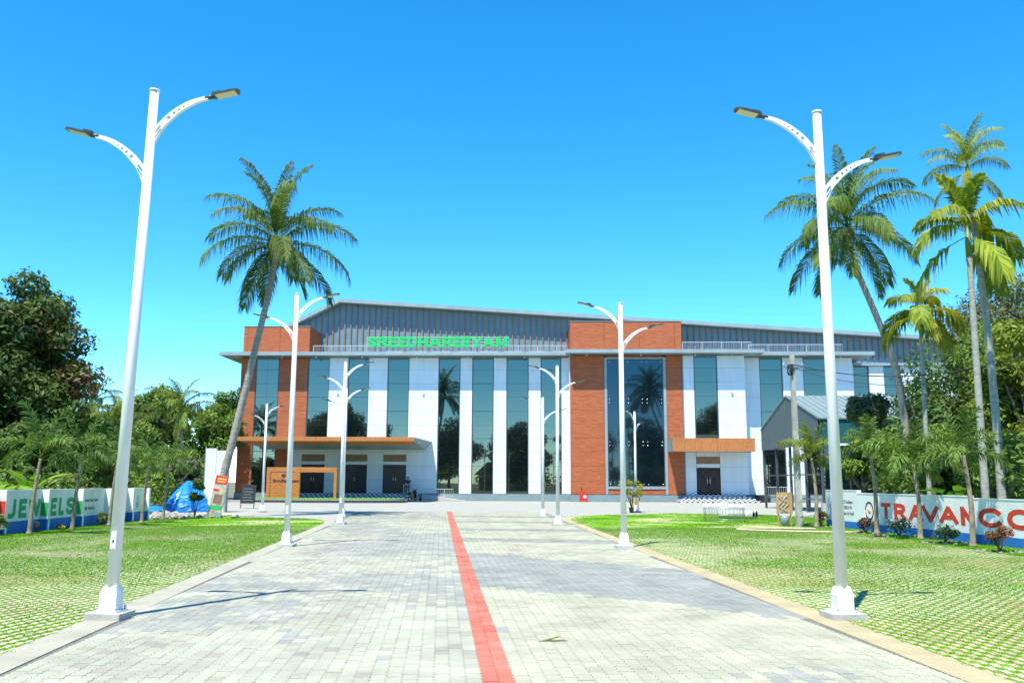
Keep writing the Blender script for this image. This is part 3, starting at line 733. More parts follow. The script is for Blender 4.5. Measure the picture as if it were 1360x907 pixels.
# ------------------------------------------------------------------ lettering
GL = {  # strokes on a unit-high grid, letter width given first
 'S': (.62, [[(.60, .80), (.50, .95), (.31, 1.0), (.12, .94), (.04, .78), (.10, .62), (.31, .52), (.52, .42), (.58, .24), (.50, .06), (.31, 0), (.11, .05), (.02, .22)]]),
 'R': (.66, [[(.06, 0), (.06, 1)], [(.06, 1), (.40, 1), (.58, .90), (.60, .74), (.54, .58), (.38, .50), (.06, .50)], [(.34, .5), (.64, 0)]]),
 'E': (.56, [[(.06, 0), (.06, 1)], [(.06, 1), (.54, 1)], [(.06, .52), (.46, .52)], [(.06, 0), (.56, 0)]]),
 'D': (.68, [[(.06, 0), (.06, 1), (.36, 1), (.56, .86), (.64, .5), (.56, .14), (.36, 0), (.06, 0)]]),
 'H': (.68, [[(.06, 0), (.06, 1)], [(.62, 0), (.62, 1)], [(.06, .5), (.62, .5)]]),
 'A': (.76, [[(.02, 0), (.38, 1)], [(.38, 1), (.74, 0)], [(.17, .34), (.59, .34)]]),
 'Y': (.70, [[(.02, 1), (.35, .46)], [(.68, 1), (.35, .46)], [(.35, .46), (.35, 0)]]),
 'M': (.86, [[(.07, 0), (.07, 1)], [(.07, 1), (.43, .2)], [(.43, .2), (.79, 1)], [(.79, 1), (.79, 0)]]),
 'J': (.50, [[(.44, 1), (.44, .22), (.36, .05), (.20, 0), (.02, .06)]]),
 'W': (.98, [[(.02, 1), (.26, 0)], [(.26, 0), (.49, .8)], [(.49, .8), (.72, 0)], [(.72, 0), (.96, 1)]]),
 'L': (.52, [[(.06, 1), (.06, 0)], [(.06, 0), (.52, 0)]]),
 'T': (.64, [[(.02, 1), (.62, 1)], [(.32, 1), (.32, 0)]]),
 'V': (.72, [[(.02, 1), (.36, 0)], [(.36, 0), (.70, 1)]]),
 'N': (.70, [[(.06, 0), (.06, 1)], [(.06, 1), (.64, 0)], [(.64, 0), (.64, 1)]]),
 'C': (.74, [[(.70, .80), (.58, .95), (.38, 1.0), (.18, .93), (.05, .74), (.02, .5), (.05, .26), (.18, .07), (.38, 0), (.58, .05), (.70, .20)]]),
 'O': (.80, [[(.40, 1.0), (.20, .95), (.06, .76), (.02, .5), (.06, .24), (.20, .05), (.40, 0), (.60, .05), (.74, .24), (.78, .5), (.74, .76), (.60, .95), (.40, 1.0)]]),
}
SERIF = {'R': [(.06, 0), (.06, 1), (.62, 0)], 'E': [(.06, 0), (.06, 1)], 'D': [(.06, 0), (.06, 1)], 'H': [(.06, 0), (.06, 1), (.62, 0), (.62, 1)],
         'A': [(.04, 0), (.72, 0)], 'Y': [(.05, 1), (.65, 1), (.35, 0)], 'M': [(.07, 0), (.07, 1), (.79, 0), (.79, 1)], 'S': []}
def glyph(ch, w, h, t, depth, serif=False):
    """letter as raised strokes: x to the right, z up, front at y=0 going to +depth"""
    W0, strokes = GL[ch]; mb = MB(); sx = (w - t) / (W0 - .04); sz = h - t
    strokes = [list(s) for s in strokes]
    if serif:
        for (x, z) in SERIF.get(ch, []): strokes.append([(x - .10, z), (x + .10, z)])
    for si, st in enumerate(strokes):
        P = [Vector(((x - .02) * sx + t / 2, z * sz + t / 2)) for x, z in st]
        closed = (P[0] - P[-1]).length < 1e-5
        if not closed:
            for e, f in ((0, 1), (-1, -2)):
                dd = (P[e] - P[f]).normalized(); P[e] = P[e] + dd * t * (.5 if min(abs(dd.x), abs(dd.y)) < .02 else .30)
        n = len(P); d0 = -.0006 * si
        tt = t * (.62 if serif and si >= len(GL[ch][1]) else 1.0)
        Lp, Rp = [], []
        for i in range(n):
            a = P[i] - P[i - 1] if i else (P[0] - P[-2] if closed else P[1] - P[0])
            b = P[i + 1] - P[i] if i < n - 1 else (P[1] - P[0] if closed else P[-1] - P[-2])
            a.normalize(); b.normalize(); na = Vector((-a.y, a.x)); nb = Vector((-b.y, b.x)); m = (na + nb)
            m.normalize(); k = 1 / max(.5, m.dot(na)); Lp.append(P[i] + m * tt / 2 * k); Rp.append(P[i] - m * tt / 2 * k)
        vs_ = [(p.x, d0, p.y) for p in Lp] + [(p.x, d0, p.y) for p in Rp] + [(p.x, depth, p.y) for p in Lp] + [(p.x, depth, p.y) for p in Rp]
        fs_ = []
        for i in range(n - 1):
            fs_ += [(i, i + 1, n + i + 1, n + i), (2 * n + i, 3 * n + i, 3 * n + i + 1, 2 * n + i + 1), (i, 2 * n + i, 2 * n + i + 1, i + 1), (n + i, n + i + 1, 3 * n + i + 1, 3 * n + i)]
        if not closed: fs_ += [(0, n, 3 * n, 2 * n), (n - 1, 3 * n - 1, 4 * n - 1, 2 * n - 1)]
        mb.add(vs_, fs_)
    return mb

def text_mesh(txt, size, mat, parent, Mx, depth=.003, name='lettering', bold=.0):
    cu = bpy.data.curves.new('lettering', 'FONT'); cu.body = txt; cu.size = size; cu.extrude = depth; cu.offset = bold
    o = bpy.data.objects.new('tmp', cu); COL.objects.link(o); bpy.context.view_layer.update()
    me = bpy.data.meshes.new_from_object(o.evaluated_get(bpy.context.evaluated_depsgraph_get()))
    bpy.data.objects.remove(o); me.materials.clear(); me.materials.append(mat)
    r = link(bpy.data.objects.new(name, me), parent); r.matrix_local = Mx; return r

# green roof-edge sign
sgn = empty('letter_sign', F2W(-13.9, 0.05, 13.8), FA, 'raised green capital letters spelling SREEDHAREEYAM above the eaves', 'sign')
MBf = MB()
for z in (.68, .92, 1.18, 1.44, 1.68): MBf.box(-.1, 13.62, .10, .14, z - .018, z + .018)
for k in range(14): MBf.box(-.1 + k * 1.05, -.06 + k * 1.05, .145, .185, 0, 1.72)
MBf.build('sign_frame', mRail, sgn)
word = 'SREEDHAREEYAM'; ws = [GL[c][0] for c in word]; tot = sum(ws); gap = .10; sc = (13.5 - gap * 12) / tot; xx = 0
for c, w in zip(word, ws):
    o = glyph(c, w * sc, .98, .20, .09, True).build('letter', mGreenPaint, sgn); o.location = (xx, 0, .70); xx += w * sc + gap

# ------------------------------------------------------------------ street lamps
def curve_plate(outer, holes, thick, mat, name, parent):
    cu = bpy.data.curves.new(name, 'CURVE'); cu.dimensions = '2D'; cu.fill_mode = 'BOTH'; cu.extrude = thick / 2
    for poly in [outer] + holes:
        sp = cu.splines.new('POLY'); sp.points.add(len(poly) - 1); sp.use_cyclic_u = True
        for p, (x, y) in zip(sp.points, poly): p.co = (x, y, 0, 1)
    o = bpy.data.objects.new('tmp', cu); COL.objects.link(o); bpy.context.view_layer.update()
    me = bpy.data.meshes.new_from_object(o.evaluated_get(bpy.context.evaluated_depsgraph_get()))
    bpy.data.objects.remove(o); me.materials.clear(); me.materials.append(mat)
    me.transform(Matrix.Rotation(pi / 2, 4, 'X'))
    return link(bpy.data.objects.new(name, me), parent)
def smooth_pts(P, n=5):
    out = []
    for i in range(len(P) - 1):
        p0, p1, p2, p3 = P[max(i - 1, 0)], P[i], P[i + 1], P[min(i + 2, len(P) - 1)]
        for k in range(n):
            t = k / n
            out.append(tuple(.5 * (2 * p1[j] + (p2[j] - p0[j]) * t + (2 * p0[j] - 5 * p1[j] + 4 * p2[j] - p3[j]) * t * t + (3 * p1[j] - p0[j] - 3 * p2[j] + p3[j]) * t ** 3) for j in range(2)))
    return out + [P[-1]]
mLed = M('led_panel', (0.62, 0.60, 0.46), 0.35, amt=0.15, scale=40)
def make_lamp(name, H):
    """high arm on local +x, low arm on local -x; H is the pole height"""
    root = empty(name)
    MB().box(-.22, .22, -.22, .22, -.05, .08).build('concrete_base', mConc, root)
    MB().box(-.145, .145, -.145, .145, .081, .105).build('base_plate', mPost, root)
    for sx in (-1, 1):
        for sy in (-1, 1): MB().tube([(.125 * sx, .125 * sy, .10), (.125 * sx, .125 * sy, .15)], .014, 6).build('bolt', mSteel, root)
    s = MB(); q = [(.108, .105), (.108, .30), (.079, .40)]
    vs_ = []
    for r, z in q: vs_ += [(r, r * .92, z), (-r, r * .92, z), (-r, -r * .92, z), (r, -r * .92, z)]
    s.add(vs_, [(4 * i + k, 4 * i + (k + 1) % 4, 4 * i + 4 + (k + 1) % 4, 4 * i + 4 + k) for i in range(2) for k in range(4)] + [(8, 9, 10, 11)])
    s.build('base_sleeve', mPost, root)
    MB().tube([(0, 0, .11), (0, 0, H)], [.080, .058], 24).build('pole', mPost, root)
    MB().lathe([(.0, -.01), (.068, -.01), (.068, .015), (.0, .028)], 24, (0, 0, H)).build('pole_cap', mPost, root)
    MB().box(-.035, .035, -.086, -.068, .86, 1.06).build('access_cover', mPost, root)
    MB().tube([(.0, -.091, .95), (.0, -.084, .95)], .014, 8).build('cover_lock', mBlack, root)
    up = smooth_pts([(0, -.535), (.14, -.363), (.30, -.235), (.45, -.15), (.60, -.100), (.70, -.082)])
    lo = smooth_pts([(.705, -.126), (.58, -.163), (.45, -.23), (.315, -.325), (.20, -.44), (.105, -.555), (0, -.765)])
    outer = up + lo
    holes = [[(x + r * cos(t), z + r * sin(t)) for t in np.linspace(0, 2 * pi, 15)[:-1]] for x, z, r in
             ((.18, -.393, .026), (.252, -.328, .021), (.318, -.278, .017), (.378, -.237, .013), (.435, -.205, .010))]
    holes += [[(.088, -.525), (.062, -.505), (.010, -.583), (.010, -.640)], [(.092, -.568), (.078, -.553), (.010, -.66), (.010, -.715)]]
    for side, dz in ((1, 0), (-1, -.56)):
        arm = curve_plate([(.055 + x, z) for x, z in outer], [[(.055 + x, z) for x, z in h] for h in holes], .05, mPost, 'arm', root)
        arm.location = (0, 0, H + dz); arm.rotation_euler = (0, 0, 0 if side > 0 else pi)
        hd = empty('lamp_head', (.745, 0, -.10)); hd.parent = arm; hd.rotation_euler = (0, -radians(13), 0)
        MB().tube([(-.03, 0, 0), (.09, 0, 0)], .03, 10).build('neck', mHead, hd)
        pl = [(.06, .045), (.14, .095), (.36, .095), (.42, .080), (.45, .03), (.45, -.03), (.42, -.080), (.36, -.095), (.14, -.095), (.06, -.045)]
        MB().prism(pl, -.012, .014, 'z').build('housing', mHead, hd)
        MB().box(.08, .20, -.045, .045, .016, .052).build('driver_box', mHead, hd)
        MB().box(.125, .40, -.080, .080, -.018, -.013).build('lens', mLed, hd)
    return root
LAMPS = [('L', -5.03, 11.55, 7.0, 'nearest white twin-arm lamp post on the left edge of the paved drive'),
         ('L', -5.93, 23.99, 6.8, 'second white twin-arm lamp post from the front on the left of the drive'),
         ('L', -6.93, 36.72, 6.62, 'third white twin-arm lamp post from the front on the left of the drive'),
         ('R', 4.25, 11.77, 6.82, 'nearest white twin-arm lamp post on the right edge of the paved drive'),
         ('R', 2.97, 23.93, 6.56, 'second white twin-arm lamp post from the front on the right of the drive'),
         ('R', 1.86, 36.19, 6.42, 'third white twin-arm lamp post from the front on the right of the drive'),
         ('R', 1.56, 44.65, 5.92, 'small far white lamp post just left of the third right-hand lamp'),
         ('L', -13.96, 50.64, 6.05, 'far white lamp post left of the orange name wall'),
         ('R', 7.35, 53.2, 5.9, 'far white lamp post beside the potted plant and the dark glass bay'),
         ('L', -8.22, 44.0, 6.3, 'far white lamp post standing close behind the third left-hand lamp')]
for side, x, y, H, lab in LAMPS:
    r = make_lamp('street_lamp', H); r.location = (x, y, 0.0)
    r.rotation_euler = (0, 0, radians(-2) if side == 'L' else pi + radians(5)); tag(r, lab, 'street lamp', 'white lamp posts lining the drive')
    if y < 11.7: r.rotation_euler = (0, radians(.8), r.rotation_euler.z)
    if y > 50: r.rotation_euler = (0, 0, r.rotation_euler.z + radians(52 if x > 0 else 40))
# ------------------------------------------------------------------ boundary walls with painted adverts
mWall = M('wall_whitewash', (0.76, 0.77, 0.73), 0.8, amt=0.06, scale=1.2, bump=0.2)
mBlueB = M('blue_band', (0.015, 0.16, 0.50), 0.7, amt=0.08, scale=2)
mJewel = M('jewel_green', (0.02, 0.33, 0.10), 0.7, amt=0.05)
mTrav = M('advert_red', (0.62, 0.045, 0.012), 0.65, amt=0.05)
mPurple = M('emblem_purple', (0.10, 0.01, 0.06), 0.6); mYellow = M('emblem_yellow', (0.75, 0.50, 0.08), 0.6)
def basis(p, d, n):
    """local x along d, local y into the wall (-n), z up"""
    d = Vector(d).normalized(); n = Vector(n).normalized()
    return Matrix((( d.x, -n.x, 0, p[0]), (d.y, -n.y, 0, p[1]), (0, 0, 1, p[2]), (0, 0, 0, 1)))

WH = 1.40
wl = empty('boundary_wall', (-16.35, 35, 0), 0, 'whitewashed saw-tooth boundary wall with blue base and green JEWELS lettering', 'wall')
wl.matrix_world
ys = [12.5, 15.3, 18.0, 20.7, 23.4, 26.1, 28.75, 31.4, 33.9, 36.3, 38.4, 40.05]
A = 0.27
def loc(o): o.location = (o.location.x + 16.35, o.location.y - 35, o.location.z); return o
for i, (y0, y1) in enumerate(zip(ys[:-1], ys[1:])):
    x0 = -16.35
    s = MB().prism([(x0 + A, y0 + .002), (x0, y1 - .007), (x0 - .18, y1 - .007), (x0 + A - .18, y0 + .002)], 0.0, WH, 'z')
    o = s.build('wall_panel', mWall, wl); o.location = (16.35, -35, 0)
    b = MB().prism([(x0 + A + .004, y0 + .002), (x0 + .004, y1 - .004), (x0 - .05, y1 - .004), (x0 + A - .05, y0 + .002)], -.02, .39, 'z').build('painted_base', mBlueB, wl); b.location = (16.35, -35, 0)
    r = MB().box(x0 - .18, x0 + A - .002, y1 - .006, y1 + .16, 0, WH - .003).build('wall_return', mWall, wl); r.location = (16.35, -35, 0)
    b = MB().box(x0 + .006, x0 + A - .004, y1 - .010, y1 + .05, -.02, .388).build('painted_base', mBlueB, wl); b.location = (16.35, -35, 0)
def on_left(seg, y, z):
    y0, y1 = ys[seg], ys[seg + 1]; t = (y - y0) / (y1 - y0); x = -16.35 + A * (1 - t) + .004
    d = Vector((-A, y1 - y0, 0)).normalized(); n = Vector((d.y, -d.x, 0))
    return basis((x + 16.35, y - 35, z), d, n)
for ch, seg, a, b in (('J', 6, 28.85, 29.5), ('E', 6, 29.66, 30.26), ('W', 6, 30.42, 31.36), ('E', 7, 31.52, 32.10), ('L', 7, 32.28, 32.76), ('S', 7, 32.98, 33.80)):
    o = glyph(ch, (b - a) / 1.25, .62, .155, .004).build('letter', mJewel, wl); o.matrix_local = on_left(seg, a, .48) @ Matrix.Translation((0, -.003, 0)) @ Matrix.Diagonal((1.25, 1, 1, 1))
for y1 in (31.4, 33.9):
    B('painted_stroke', -.0 + .01, A - .01, y1 - 35 - .012, y1 - 35 - .0065, .48, .95, mJewel, wl)
B('painted_stroke', .01, A - .01, 28.75 - 35 - .012, 28.75 - 35 - .0065, .42, 1.05, mTrav, wl)
text_mesh('Bhavani Trade Centre', .17, mBlack, wl, on_left(8, 34.02, .92) @ Matrix.Rotation(pi / 2, 4, 'X'))
text_mesh('High School Jn.', .19, mBlack, wl, on_left(8, 34.02, .62) @ Matrix.Rotation(pi / 2, 4, 'X'))
def tri_mark(par, Mx, s=.3):
    mb = MB(); P = [(0, 0), (s / 2, s), (s, 0)]
    for k in range(3):
        a = Vector(P[k]); b = Vector(P[(k + 1) % 3]); d = (b - a).normalized(); n = Vector((-d.y, d.x)) * .018
        mb.add([(p.x, -.003 - .0004 * k, p.y) for p in (a - n, b - n, b + n, a + n)], [(0, 1, 2, 3)])
    mb.box(0, s, -.004, -.003, -.10, -.06); mb.box(.05, s - .05, -.004, -.003, -.17, -.145)
    o = mb.build('emblem', mBlack, par); o.matrix_local = Mx; return o
tri_mark(wl, on_left(10, 38.9, .72), .38)

wr_o = Vector((13.081, 34.171, 0)); wr_d = Vector((.0623, -.998, 0)); wr_n = Vector((-.998, -.0623, 0))
wr = empty('boundary_wall', tuple(wr_o), 0, 'whitewashed boundary wall with blue base and red TRAVANCO lettering', 'wall')
Wm = basis((0, 0, 0), wr_d, wr_n)
for s0, s1 in ((-2.85, .05), (.06, 2.96), (2.97, 7.45), (7.46, 11.9), (11.91, 16.4), (16.41, 21.0)):
    h = 1.43 if s1 < 1 else 1.33 if s1 < 8 else 1.27
    MB().box(s0, s1, 0, .16, 0, h).build('wall_panel', mWall, wr).matrix_local = Wm
    MB().box(s0 + .002, s1 - .002, -.006, -.001, -.02, .27).build('painted_base', mBlueB, wr).matrix_local = Wm
    MB().box(s0 - .004, s1 - .006, -.012, .172, h + .001, h + .03).build('coping', mWall, wr).matrix_local = Wm
for ch, a, b in (('T', 1.93, 2.64), ('R', 2.82, 3.70), ('A', 3.86, 4.80), ('V', 4.70, 5.78), ('A', 5.76, 6.86), ('N', 6.94, 7.76), ('C', 7.90, 9.05), ('O', 9.26, 10.45)):
    o = glyph(ch, (b - a) / 1.7, .56, .135, .004).build('letter', mTrav, wr); o.matrix_local = Wm @ Matrix.Translation((a, -.004, .48)) @ Matrix.Diagonal((1.7, 1, 1, 1))
for k, (t, z, sz) in enumerate((('OCC Builders', .95, .17), ('Ja. 0820 8 94', .74, .17), ('Road, to Vazhi', .52, .18))):
    text_mesh(t, sz, mBlack, wr, Wm @ Matrix.Translation((-1.35, -.003, z)) @ Matrix.Rotation(pi / 2, 4, 'X'))
tri_mark(wr, Wm @ Matrix.Translation((-2.45, -.001, .78)), .45)
def ring(r0, r1, n=28, sz=1.0):
    mb = MB(); vs_ = []
    for k in range(n):
        t = 2 * pi * k / n; vs_ += [(r0 * cos(t), -.003, r0 * sin(t) * sz), (r1 * cos(t), -.003, r1 * sin(t) * sz)]
    return mb.add(vs_, [(2 * k, 2 * k + 1, (2 * k + 3) % (2 * n), (2 * k + 2) % (2 * n)) for k in range(n)])
ring(.27, .34).build('emblem_ring', mPurple, wr).matrix_local = Wm @ Matrix.Translation((1.0, -.002, .72))
MB().lathe([(0, 0), (.10, 0), (.10, .002), (0, .002)], 16).build('emblem_centre', mYellow, wr).matrix_local = Wm @ Matrix.Translation((1.0, -.003, .72)) @ Matrix.Rotation(pi / 2, 4, 'X')

# ------------------------------------------------------------------ island with name wall
isl = empty('planter_island', F2W(-15.5, -8.0, 0), FA, 'low oval island with black kerb and artificial turf before the left porch', 'planter')
def oval(a, b, n=40): return [(a * (abs(cos(t)) ** .75) * (1 if cos(t) >= 0 else -1), b * (abs(sin(t)) ** .75) * (1 if sin(t) >= 0 else -1)) for t in np.linspace(0, 2 * pi, n + 1)[:-1]]
mKerbBlk = brick_mat('kerb_black', (0.03, 0.03, 0.032), (0.04, 0.04, 0.042), (0.18, 0.18, 0.18), 0.22, 0.5, 0.02, vec='xz', rough=0.5, bump=0.2)
mTurf = M('artificial_turf', (0.10, 0.34, 0.03), 0.9, amt=0.12, scale=8, bump=0.6, bscale=60)
MB().prism(oval(6.9, 2.7), 0, .28, 'z').build('kerb', mKerbBlk, isl); MB().prism(oval(6.7, 2.5), .281, .33, 'z').build('turf', mTurf, isl)
MB().prism(oval(6.93, 2.73), .20, .262, 'z').build('kerb_top_band', mConc, isl)
nw = empty('name_wall', F2W(-20.55, -8.3, .33), FA, 'orange wood clad name wall with black emblem and long side beam', 'sign')
MB().box(0, 2.85, 0, .35, 0, 2.57).build('panel_wall', mWood, nw)
MB().box(2.852, 6.0, .02, .33, 2.15, 2.57).build('beam', mWood, nw); MB().box(5.75, 6.0, .03, .32, 0, 2.148).build('post', mWood, nw)
mb = MB(); mb.box(.32, .36, -.012, 0, .1, 2.2); mb.box(.362, 2.4, -.012, 0, 2.16, 2.2); mb.build('inlay_line', mBlack, nw)
mb = MB(); mb.lathe([(0, -.01), (.10, -.01), (.10, .01), (0, .01)], 14, (0, 0, 0)); mb.box(-.012, .012, -.2, -.08, -.004, .004)
for a in (-.13, .13, 0): mb.lathe([(0, -.008), (.07, -.008), (.07, .008), (0, .008)], 10, (a, .05 + (.07 if a == 0 else 0), 0))
mb.build('emblem', mBlack, nw).matrix_local = Matrix.Translation((1.45, -.012, 1.86)) @ Matrix.Rotation(pi / 2, 4, 'X')
text_mesh('Sreedhareeyam', .36, mBlack, nw, Matrix.Translation((.55, -.006, 1.32)) @ Matrix.Rotation(pi / 2, 4, 'X'), .006, bold=.012)

# ------------------------------------------------------------------ shed on the right
shed = empty('metal_shed', (17.9, 58, 0), 0, 'grey metal shed with corrugated gable and standing seam roof on the right', 'shed')
mShed = M('shed_sheet', (0.085, 0.118, 0.115), 0.5, amt=0.08, scale=2)
mShedRoof = M('shed_roof', (0.25, 0.31, 0.285), 0.4, metal=.2, amt=0.06)
mTeal = M('teal_sheet', (0.02, 0.11, 0.12), 0.35, amt=0.1)
n = 40
gpts = lambda t: (-6 + 12 * t, 5.47 + 1.85 * (1 - abs(2 * t - 1)))
vs_, fs_ = [], []
for k in range(2 * n + 1):
    t = k / (2 * n); y, z = gpts(t); x = .035 * (k % 2)
    vs_ += [(x, y, 4.02), (x, y, z - .03)]
for k in range(2 * n): fs_.append((2 * k, 2 * k + 1, 2 * k + 3, 2 * k + 2))
b = len(vs_); vs_ += [(.08, -6, 4.02), (.08, -6, 5.44), (.08, 0, 7.29), (.08, 6, 5.44), (.08, 6, 4.02)]; fs_.append((b, b + 1, b + 2, b + 3, b + 4))
MB().add(vs_, fs_).build('gable_sheet', mShed, shed)
for s in (-1, 1):
    MB().prism([(s * 6.12, 5.44), (0, 7.32), (0, 7.38), (s * 6.12, 5.50)], -.03, 24, 'x').build('roof_slope', mShedRoof, shed)
    for k in range(56):
        x = .05 + k * .425
        o = MB().prism([(s * 6.11, 5.505), (0, 7.385), (0, 7.425), (s * 6.11, 5.545)], -.016, .016, 'x')
        if k == 0: seam = {} if s == -1 else seam
        if s not in seam: seam[s] = o.build('roof_seam', mShedRoof, shed); seam[s].location.x = x
        else:
            c = bpy.data.objects.new('roof_seam', seam[s].data); link(c, shed); c.location.x = x
MB().box(.1, 24, -6.02, -5.97, 4.02, 5.42).build('eaves_sheet', mTeal, shed)
for x in (.15, 3.2, 6.4, 9.6, 12.8, 16, 19.2, 22.4):
    for y in (-5.9, 5.9): MB().box(x - .07, x + .07, y - .07, y + .07, 0, 4.02).build('post', mFrame, shed)
for y in (-3, 0, 3): MB().box(.08, .22, y - .07, y + .07, 0, 4.02).build('post', mFrame, shed)
for x0 in (.3, 3.35, 6.55, 9.75, 12.95, 16.15): MB().box(x0, x0 + 2.8, -5.96, -5.93, .62, 3.9).build('glazed_panel', mGlassD, shed)
MB().box(0, 24, -6.0, -5.8, 0, .6).build('base_wall', mConc, shed)
for x in (.9, 1.7, 2.5): MB().box(x, x + .05, -5.99, -5.965, .62, 3.9).build('mullion', mFrame, shed)
MB().box(.0, .05, -5.8, 5.8, 2.2, 2.28).build('gable_rail', mFrame, shed); MB().box(.0, .05, -5.8, 5.8, .75, .83).build('gable_rail', mFrame, shed)

# ------------------------------------------------------------------ utility pole and cable
mPoleC = M('pole_concrete', (0.42, 0.42, 0.36), 0.9, amt=0.2, scale=3, bump=0.4)
up_ = empty('utility_pole', (11.55, 36.3, 0), 0, 'weathered square concrete utility pole with insulators and black cables', 'utility pole')
mb = MB(); mb.add([(s * a, t * a, z) for z, a in ((0, .125), (6.95, .08)) for s, t in ((-1, -1), (1, -1), (1, 1), (-1, 1))], [(0, 1, 5, 4), (1, 2, 6, 5), (2, 3, 7, 6), (3, 0, 4, 7), (4, 5, 6, 7), (3, 2, 1, 0)]); mb.build('shaft', mPoleC, up_)
mb = MB(); mb.box(-.45, .45, -.13, -.09, 6.35, 6.43); mb.build('crossarm', mSteel, up_)
for x in (-.38, 0, .38): MB().lathe([(.02, 0), (.05, .03), (.03, .07), (.05, .1), (.02, .14)], 10, (x, -.11, 6.43)).build('insulator', mRed if x == 5 else mConc, up_)
mb = MB()
for k in range(4): mb.tube([(.1 * sin(t * 3 + k) - .15, -.16 + .05 * cos(t * 2 + k), 6.3 + .22 * sin(t * 1.7 + k * 1.3)) for t in np.linspace(0, 5, 22)], .014, 5)
mb.build('cable_coil', mBlack, up_)
def cable(p, q, sag, r, lab, n=24):
    p, q = Vector(p), Vector(q); pts = []
    for k in range(n + 1):
        t = k / n; a = p.lerp(q, t); a.z -= sag * 4 * t * (1 - t); pts.append(a - p)
    o = MB().tube(pts, r, 6).build('overhead_cable', mBlack); o.location = p; return tag(o, lab, 'cable')
cable((11.5, 36.2, 6.55), (18.4, 29.5, 6.3), .75, .022, 'upper black cable sagging from the concrete pole to the right palms')
cable((11.5, 36.2, 6.4), (18.4, 29.7, 6.2), .95, .014, 'thin lower black cable sagging from the concrete pole')
# ------------------------------------------------------------------ vegetation
def frond_mesh(name, L, elev, bend, pairs, leaf_len, leaf_w, droop, col_lo, col_hi, start=.14, plume=False, fold=.5, seed=0):
    """one pinnate palm leaf in the x-z plane: arching rachis plus leaflets"""
    r = random.Random(seed); n = 16; pts = []; p = Vector((0, 0, 0)); a = elev
    for i in range(n + 1):
        pts.append(p.copy()); p = p + Vector((cos(a), 0, sin(a))) * (L / n); a -= bend / n * (0.5 + 1.1 * i / n)
    V, F, C = [], [], []
    def quadstrip(c, wv, col):
        b = len(V)
        for q, w in zip(c, wv): V.extend([q - w, q + w])
        for i in range(len(c) - 1): F.append((b + 2 * i, b + 2 * i + 1, b + 2 * i + 3, b + 2 * i + 2))
        C.extend([col] * (2 * len(c)))
    rc = tuple(.55 * (x + y) for x, y in zip(col_lo, col_hi)); rc = (rc[0] * 1.25, rc[1] * 1.05, rc[2])
    for ax_ in (Vector((0, 1, 0)), Vector((0, 0, 1))):
        quadstrip(pts, [ax_ * (.035 * L / 4 * (1 - .85 * i / n)) for i in range(n + 1)], rc)
    for k in range(pairs):
        t = start + (1 - start) * (k + r.random() * .6) / pairs; i = min(int(t * n), n - 1); f = t * n - i
        q = pts[i].lerp(pts[i + 1], f); d = (pts[i + 1] - pts[i]).normalized(); up = Vector((0, 1, 0)).cross(d) * -1
        prof = (sin(pi * min(1, .18 + .82 * (t - start) / (1 - start))) ** .6) * .85 + .15
        for s in (-1, 1):
            ll = leaf_len * prof * r.uniform(.85, 1.12); th = r.uniform(-.15, .15) + fold
            if plume: th = r.uniform(-1.2, 1.4)
            side = Vector((0, s, 0)) * cos(th) + up * sin(th)
            fw = .55 + .5 * t + r.uniform(-.08, .08)
            dirn = (side + d * fw).normalized(); dr = droop * r.uniform(.75, 1.25)
            m1 = q + dirn * ll * .45 + Vector((0, 0, -1)) * ll * .10 * dr; m2 = q + dirn * ll * (.9 - .18 * min(dr, 2)) + Vector((0, 0, -1)) * ll * .48 * dr
            wdir = d.cross(dirn).cross(dirn).normalized(); wdir = (wdir + Vector((r.uniform(-.3, .3), r.uniform(-.3, .3), r.uniform(-.3, .3)))).normalized()
            u = r.random(); col = tuple(x * (1 - u) + y * u for x, y in zip(col_lo, col_hi))
            quadstrip([q, m1, m2], [wdir * leaf_w * .22, wdir * leaf_w * .5, wdir * leaf_w * .06], col)
    return fast_mesh(name, np.array([tuple(v) for v in V]), np.array(F), mFrond, np.array(C))

def bez(pts, n=18):
    """smooth 3-D polyline through points"""
    out = []; P = [Vector(p) for p in pts]
    for i in range(len(P) - 1):
        p0, p1, p2, p3 = P[max(i - 1, 0)], P[i], P[i + 1], P[min(i + 2, len(P) - 1)]
        for k in range(n):
            t = k / n; out.append(.5 * (2 * p1 + (p2 - p0) * t + (2 * p0 - 5 * p1 + 4 * p2 - p3) * t * t + (3 * p1 - p0 - 3 * p2 + p3) * t ** 3))
    return out + [P[-1]]

def palm_trunk(pts, r0, r1, mat, parent, name='trunk', rings=True, per=12):
    P = bez(pts, per); n = len(P); rad = []
    for i in range(n):
        t = i / (n - 1); r = r0 + (r1 - r0) * t ** .8
        if i == 0: r *= 1.5
        elif i == 1: r *= 1.2
        if rings: r *= 1 + (.06 if i % 2 else -.03)
        rad.append(r)
    return MB().tube(P, rad, 10).build(name, mat, parent)

